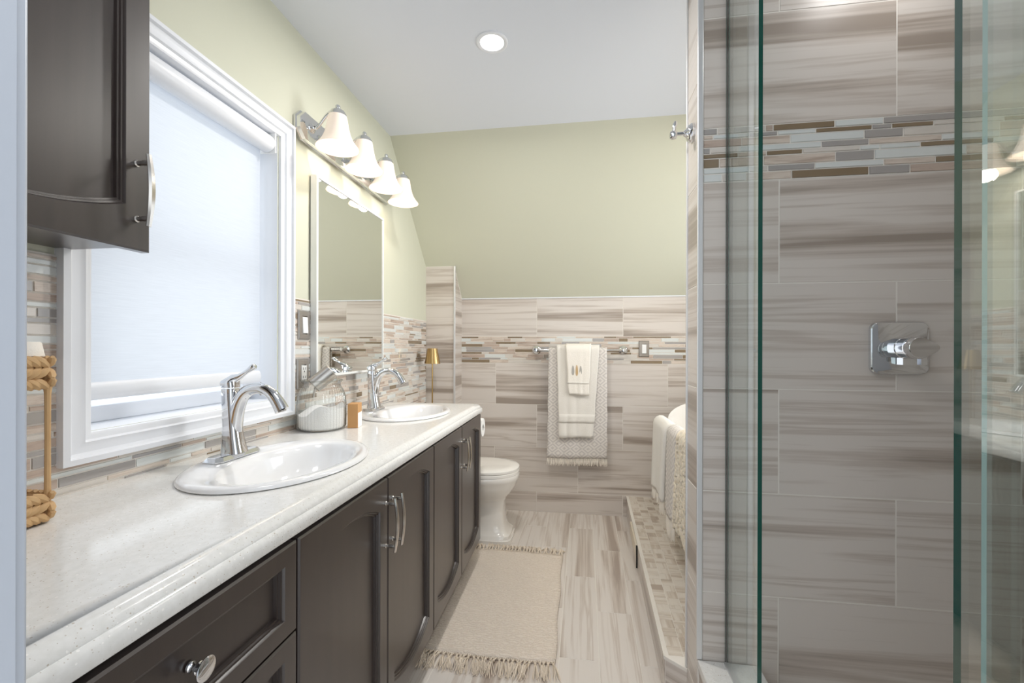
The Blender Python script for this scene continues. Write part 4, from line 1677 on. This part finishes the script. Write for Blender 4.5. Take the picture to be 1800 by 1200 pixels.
mb.loft(pab(0.892, 1.22, 0.050, 0.122, 0.0013, 0.012))
mb.build('flap', 'access', ap, bevel=0.001)
mb = MB()
mb.loft(pab(0.885, 0.8915, 0.002, 0.122, 0.0013, 0.0085))  # solid dark strip; the open gap's shade is put into its colour
mb.build('gap_shade_strip', 'dark', ap, smooth=None)

# ------------------------------------------------------------------ bathtub and its towels
tu = thing('bathtub', (0.87, 2.30, ZD), 'white freestanding tub on the tiled step behind the shower wall', 'bathtub')
UXc, UYc = 0.885, 2.30


def tub_ring(f_, hx, hy, zlow, slip, n=56):
    out = []
    for j in range(n):
        t = 2 * PI * j / n
        c_, s_ = math.cos(t), math.sin(t)
        k = max(0.0, s_)
        out.append((UXc + hx * math.copysign(abs(c_) ** 0.85, c_), UYc + hy * math.copysign(abs(s_) ** 0.85, s_), zlow + 0.35 * slip * k ** 2.2))
    return out


mb = MB()
mb.loft([tub_ring(0, 0.20, 0.46, ZD, 0), tub_ring(0, 0.22, 0.48, ZD + 0.02, 0), tub_ring(0, 0.29, 0.57, ZD + 0.25, 0.03), tub_ring(0, 0.365, 0.655, ZD + 0.48, 0.12), tub_ring(0, 0.392, 0.69, ZD + 0.60, 0.19), tub_ring(0, 0.400, 0.70, ZD + 0.62, 0.20),
         tub_ring(0, 0.392, 0.692, ZD + 0.632, 0.20), tub_ring(0, 0.375, 0.675, ZD + 0.625, 0.195), tub_ring(0, 0.345, 0.64, ZD + 0.48, 0.11), tub_ring(0, 0.30, 0.57, ZD + 0.25, 0.03), tub_ring(0, 0.24, 0.47, ZD + 0.10, 0), tub_ring(0, 0.1, 0.2, ZD + 0.09, 0)])
mb.build('shell', 'toiletp', tu, smooth=60)


def drape_y(y0, y1, yb0, yb1, xo, ztop, zbot, xin, zin, amp, seed, nu=16, nv=24, slant=0.0, slip=0.0):
    rr = random.Random(seed)
    ph = [rr.uniform(0, 6.28) for _ in range(4)]
    path = [(xo - 0.012 * (1 - k / nv), zbot + (ztop - 0.03 - zbot) * k / nv) for k in range(nv + 1)]
    for k in range(1, 7):
        a = PI * k / 6 * 0.9
        path.append((xo + 0.03 - 0.03 * math.cos(a), ztop - 0.03 + 0.03 * math.sin(a)))
    for k in range(1, 9):
        path.append((xo + 0.06 + (xin - xo - 0.06) * k / 8, ztop - 0.015 + (zin - ztop + 0.015) * k / 8))
    rows, uvs = [], []
    s_ = 0
    prev = path[0]
    for x, z in path:
        s_ += math.hypot(x - prev[0], z - prev[1])
        prev = (x, z)
        f_ = max(0, min(1, (ztop - z) / (ztop - zbot)))
        row, ur = [], []
        for j in range(nu + 1):
            u = j / nu
            y = (y0 + (yb0 - y0) * f_) * (1 - u) + (y1 + (yb1 - y1) * f_) * u
            wv = amp * (math.sin(u * 7 + ph[0] + z * 2) + 0.5 * math.sin(u * 15 + ph[1]))
            row.append((x - wv * (0.3 + f_), y, z + slant * (u - 0.5) * f_ + slip * (0.5 - u)))
            ur.append((u * (y1 - y0), s_))
        rows.append(row)
        uvs.append(ur)
    return rows, uvs


def fringe_y(mb, hem, n, length, seed, r_=0.0026):
    fringe_x(mb, hem, n, length, seed, r_)


ta = thing('white_tub_towel', (0.45, 2.33, 0.6), 'white fringed towel over the tub side, farthest of the three', 'towel', 'cloths hung over the tub side')
mb = MB()
rows, uvs = drape_y(2.175, 2.47, 2.165, 2.43, 0.425, 0.815, 0.455, 0.55, 0.70, 0.004, 2)
mb.grid(rows, 0, uvs=uvs)
mb.build('cloth', 'cream', ta, smooth=60, solid=0.02)
mb = MB()
fringe_y(mb, rows[0], 34, 0.065, 9)
stuff(mb.build('fringe', 'fringe', ta))
tg = thing('grey_tub_towel', (0.45, 2.1, 0.6), 'pale grey fringed towel over the tub side, middle of the three', 'towel', 'cloths hung over the tub side')
mb = MB()
rows, uvs = drape_y(1.985, 2.15, 1.98, 2.14, 0.430, 0.822, 0.430, 0.55, 0.70, 0.003, 5)
mb.grid(rows, 0, uvs=uvs)
mb.build('cloth', 'diamond', tg, smooth=60, solid=0.016)
mb = MB()
fringe_y(mb, rows[0], 20, 0.09, 19)
stuff(mb.build('fringe', 'fringe', tg))
tf = thing('fluffy_bath_mat', (0.45, 1.9, 0.6), 'thick fluffy cream bath mat over the tub side, nearest the shower wall', 'bath mat', 'cloths hung over the tub side')
mb = MB()
rows, uvs = drape_y(1.70, 1.955, 1.70, 1.955, 0.440, 0.830, 0.420, 0.55, 0.72, 0.003, 15, nu=40, nv=70)
rr_ = random.Random(3)
rows = [[(x + 0.004 * math.sin(2.4 * k_) + rr_.uniform(-0.003, 0.002), y + rr_.uniform(-0.002, 0.002), z) for k_, (x, y, z) in enumerate(r_)] for r_ in rows]
mb.grid(rows, 0, uvs=uvs)
mb.build('pile', 'fluffy', tf, smooth=80, solid=0.03)

# ------------------------------------------------------------------ robe hook
rh = thing('robe_hook', (XP, 1.436, 1.866), 'chrome robe hook on the tiled end of the shower wall', 'hook')
mb = MB()
mb.lathe([(0.0, 0.0012), (0.029, 0.0012), (0.029, 0.008), (0.025, 0.012), (0.0235, 0.016), (0.012, 0.022), (0.010, 0.026)], (XP, 1.436, 1.866), '-x', 32)
mb.build('flange', 'chrome', rh, smooth=40)
mb = MB()
mb.lathe([(0.009, 0.022), (0.011, 0.026), (0.006, 0.030), (0.0058, 0.052)], (XP, 1.436, 1.866), '-x', 16)
mb.lathe([(0.0, 0.048), (0.010, 0.050), (0.0135, 0.056), (0.0135, 0.064), (0.010, 0.070), (0.0, 0.072)], (XP, 1.436, 1.863), '-x', 24)
mb.tube([(XP - 0.058, 1.436, 1.868), (XP - 0.057, 1.436, 1.884), (XP - 0.0545, 1.436, 1.897), (XP - 0.053, 1.436, 1.905)], [0.005, 0.0055, 0.0065, 0.0045], 12)
mb.build('prong', 'chrome', rh, smooth=40)

# ------------------------------------------------------------------ shower valve
sv = thing('shower_valve', (0.891, YS - 0.006, 1.191), 'square chrome shower valve with lever on the shower wall tiles', 'shower valve')
mb = MB()


def rsq(cx_, cz_, h_, r_, y, hz=None):
    out = []
    hz = hz or h_
    for qx, qz, a0 in ((1, 1, 0), (-1, 1, 90), (-1, -1, 180), (1, -1, 270)):
        for k in range(7):
            a = R(a0 + 90 * k / 6)
            out.append((cx_ + qx * (h_ - r_) + r_ * math.cos(a), y, cz_ + qz * (hz - r_) + r_ * math.sin(a)))
    return out


vx, vz, vy = 0.8905, 1.191, YS - 0.0012
mb.loft([rsq(vx, vz, 0.0725, 0.02, vy), rsq(vx, vz, 0.0725, 0.02, vy - 0.010), rsq(vx, vz, 0.0705, 0.019, vy - 0.013), rsq(vx, vz, 0.068, 0.018, vy - 0.014)])
mb.build('escutcheon', 'chrome', sv, smooth=25)
mb = MB()
kx, kz = 0.885, 1.192
mb.lathe([(0.029, 0.013), (0.029, 0.040), (0.0275, 0.042), (0.0275, 0.044), (0.0285, 0.0455), (0.0285, 0.070), (0.026, 0.072)], (kx, vy, kz), '-y', 36, 0, False, True)
mb.box(kx - 0.006, kx + 0.012, vy - 0.040, vy - 0.016, kz - 0.046, kz - 0.022)
mb.build('sleeve', 'chrome', sv, smooth=30)
mb = MB()


def tear(s_, y):
    out = []
    for j in range(32):
        a = 2 * PI * j / 32
        c_, q = math.cos(a), math.sin(a)
        out.append((kx + s_ * (0.029 * c_ + (0.017 * max(0, c_) ** 2.5)), y, kz + s_ * 0.029 * q * (1 - 0.25 * max(0, c_))))
    return out


mb.loft([tear(0.95, vy - 0.072), tear(1.0, vy - 0.074), tear(1.0, vy - 0.092), tear(0.93, vy - 0.0955)])
mb.box(kx + 0.002, kx + 0.016, vy - 0.092, vy - 0.078, kz - 0.044, kz - 0.024)
mb.build('lever', 'chrome', sv, smooth=30)


# ------------------------------------------------------------------ shower glass
def pane(name, y0, y1, x, th, label, z0=0.2625, z1=2.36, hinge=0.0, edgem='edge', gm='glass'):
    """upright pane along Y; all narrow faces carry the green edge"""
    mb = MB()
    a = (x, y0)
    b = (x + hinge, y1)
    n_ = Vector((b[1] - a[1], -(b[0] - a[0]), 0)).normalized() * th
    q = [(a[0], a[1]), (a[0] + n_.x, a[1] + n_.y), (b[0] + n_.x, b[1] + n_.y), (b[0], b[1])]
    P0 = [(u, v_, z0) for u, v_ in q]
    P1 = [(u, v_, z1) for u, v_ in q]
    mb.face([P0[0], P0[1], P1[1], P1[0]], 1)
    mb.face([P0[1], P0[2], P1[2], P1[1]], 0)
    mb.face([P0[2], P0[3], P1[3], P1[2]], 1)
    mb.face([P0[3], P0[0], P1[0], P1[3]], 0)
    mb.face(P0[::-1], 1)
    mb.face(P1, 1)
    o_ = mb.build(name, [gm, edgem], None, smooth=None)
    return tag(o_, label, 'glass panel', 'frameless shower glass')


GX = 0.434
pane('fixed_shower_glass', 1.131, YS - 0.0065, GX, 0.010, 'narrow fixed glass panel standing on the curb against the tiled wall')
pane('shower_door', 0.36, 0.602, 0.441, 0.008, 'clear glass door whose dark edge stands right of the shower opening', hinge=0.012)
pane('shower_screen', 0.302, 0.5415, GX, 0.005, 'clear glass screen at the far right reflecting the vanity lamps', edgem='edge2', gm='glass2')
mb = MB()
mb.box(GX + 0.002, GX + 0.007, YS - 0.0065, YS - 0.0012, 0.2625, 2.36)
struct(mb.build('trim_7', 'alu', smooth=None))
mb = MB()
mb.box(GX - 0.004, GX + 0.014, 1.131, YS - 0.013, 0.2622, 0.268)
struct(mb.build('trim_8', 'alu', smooth=None))
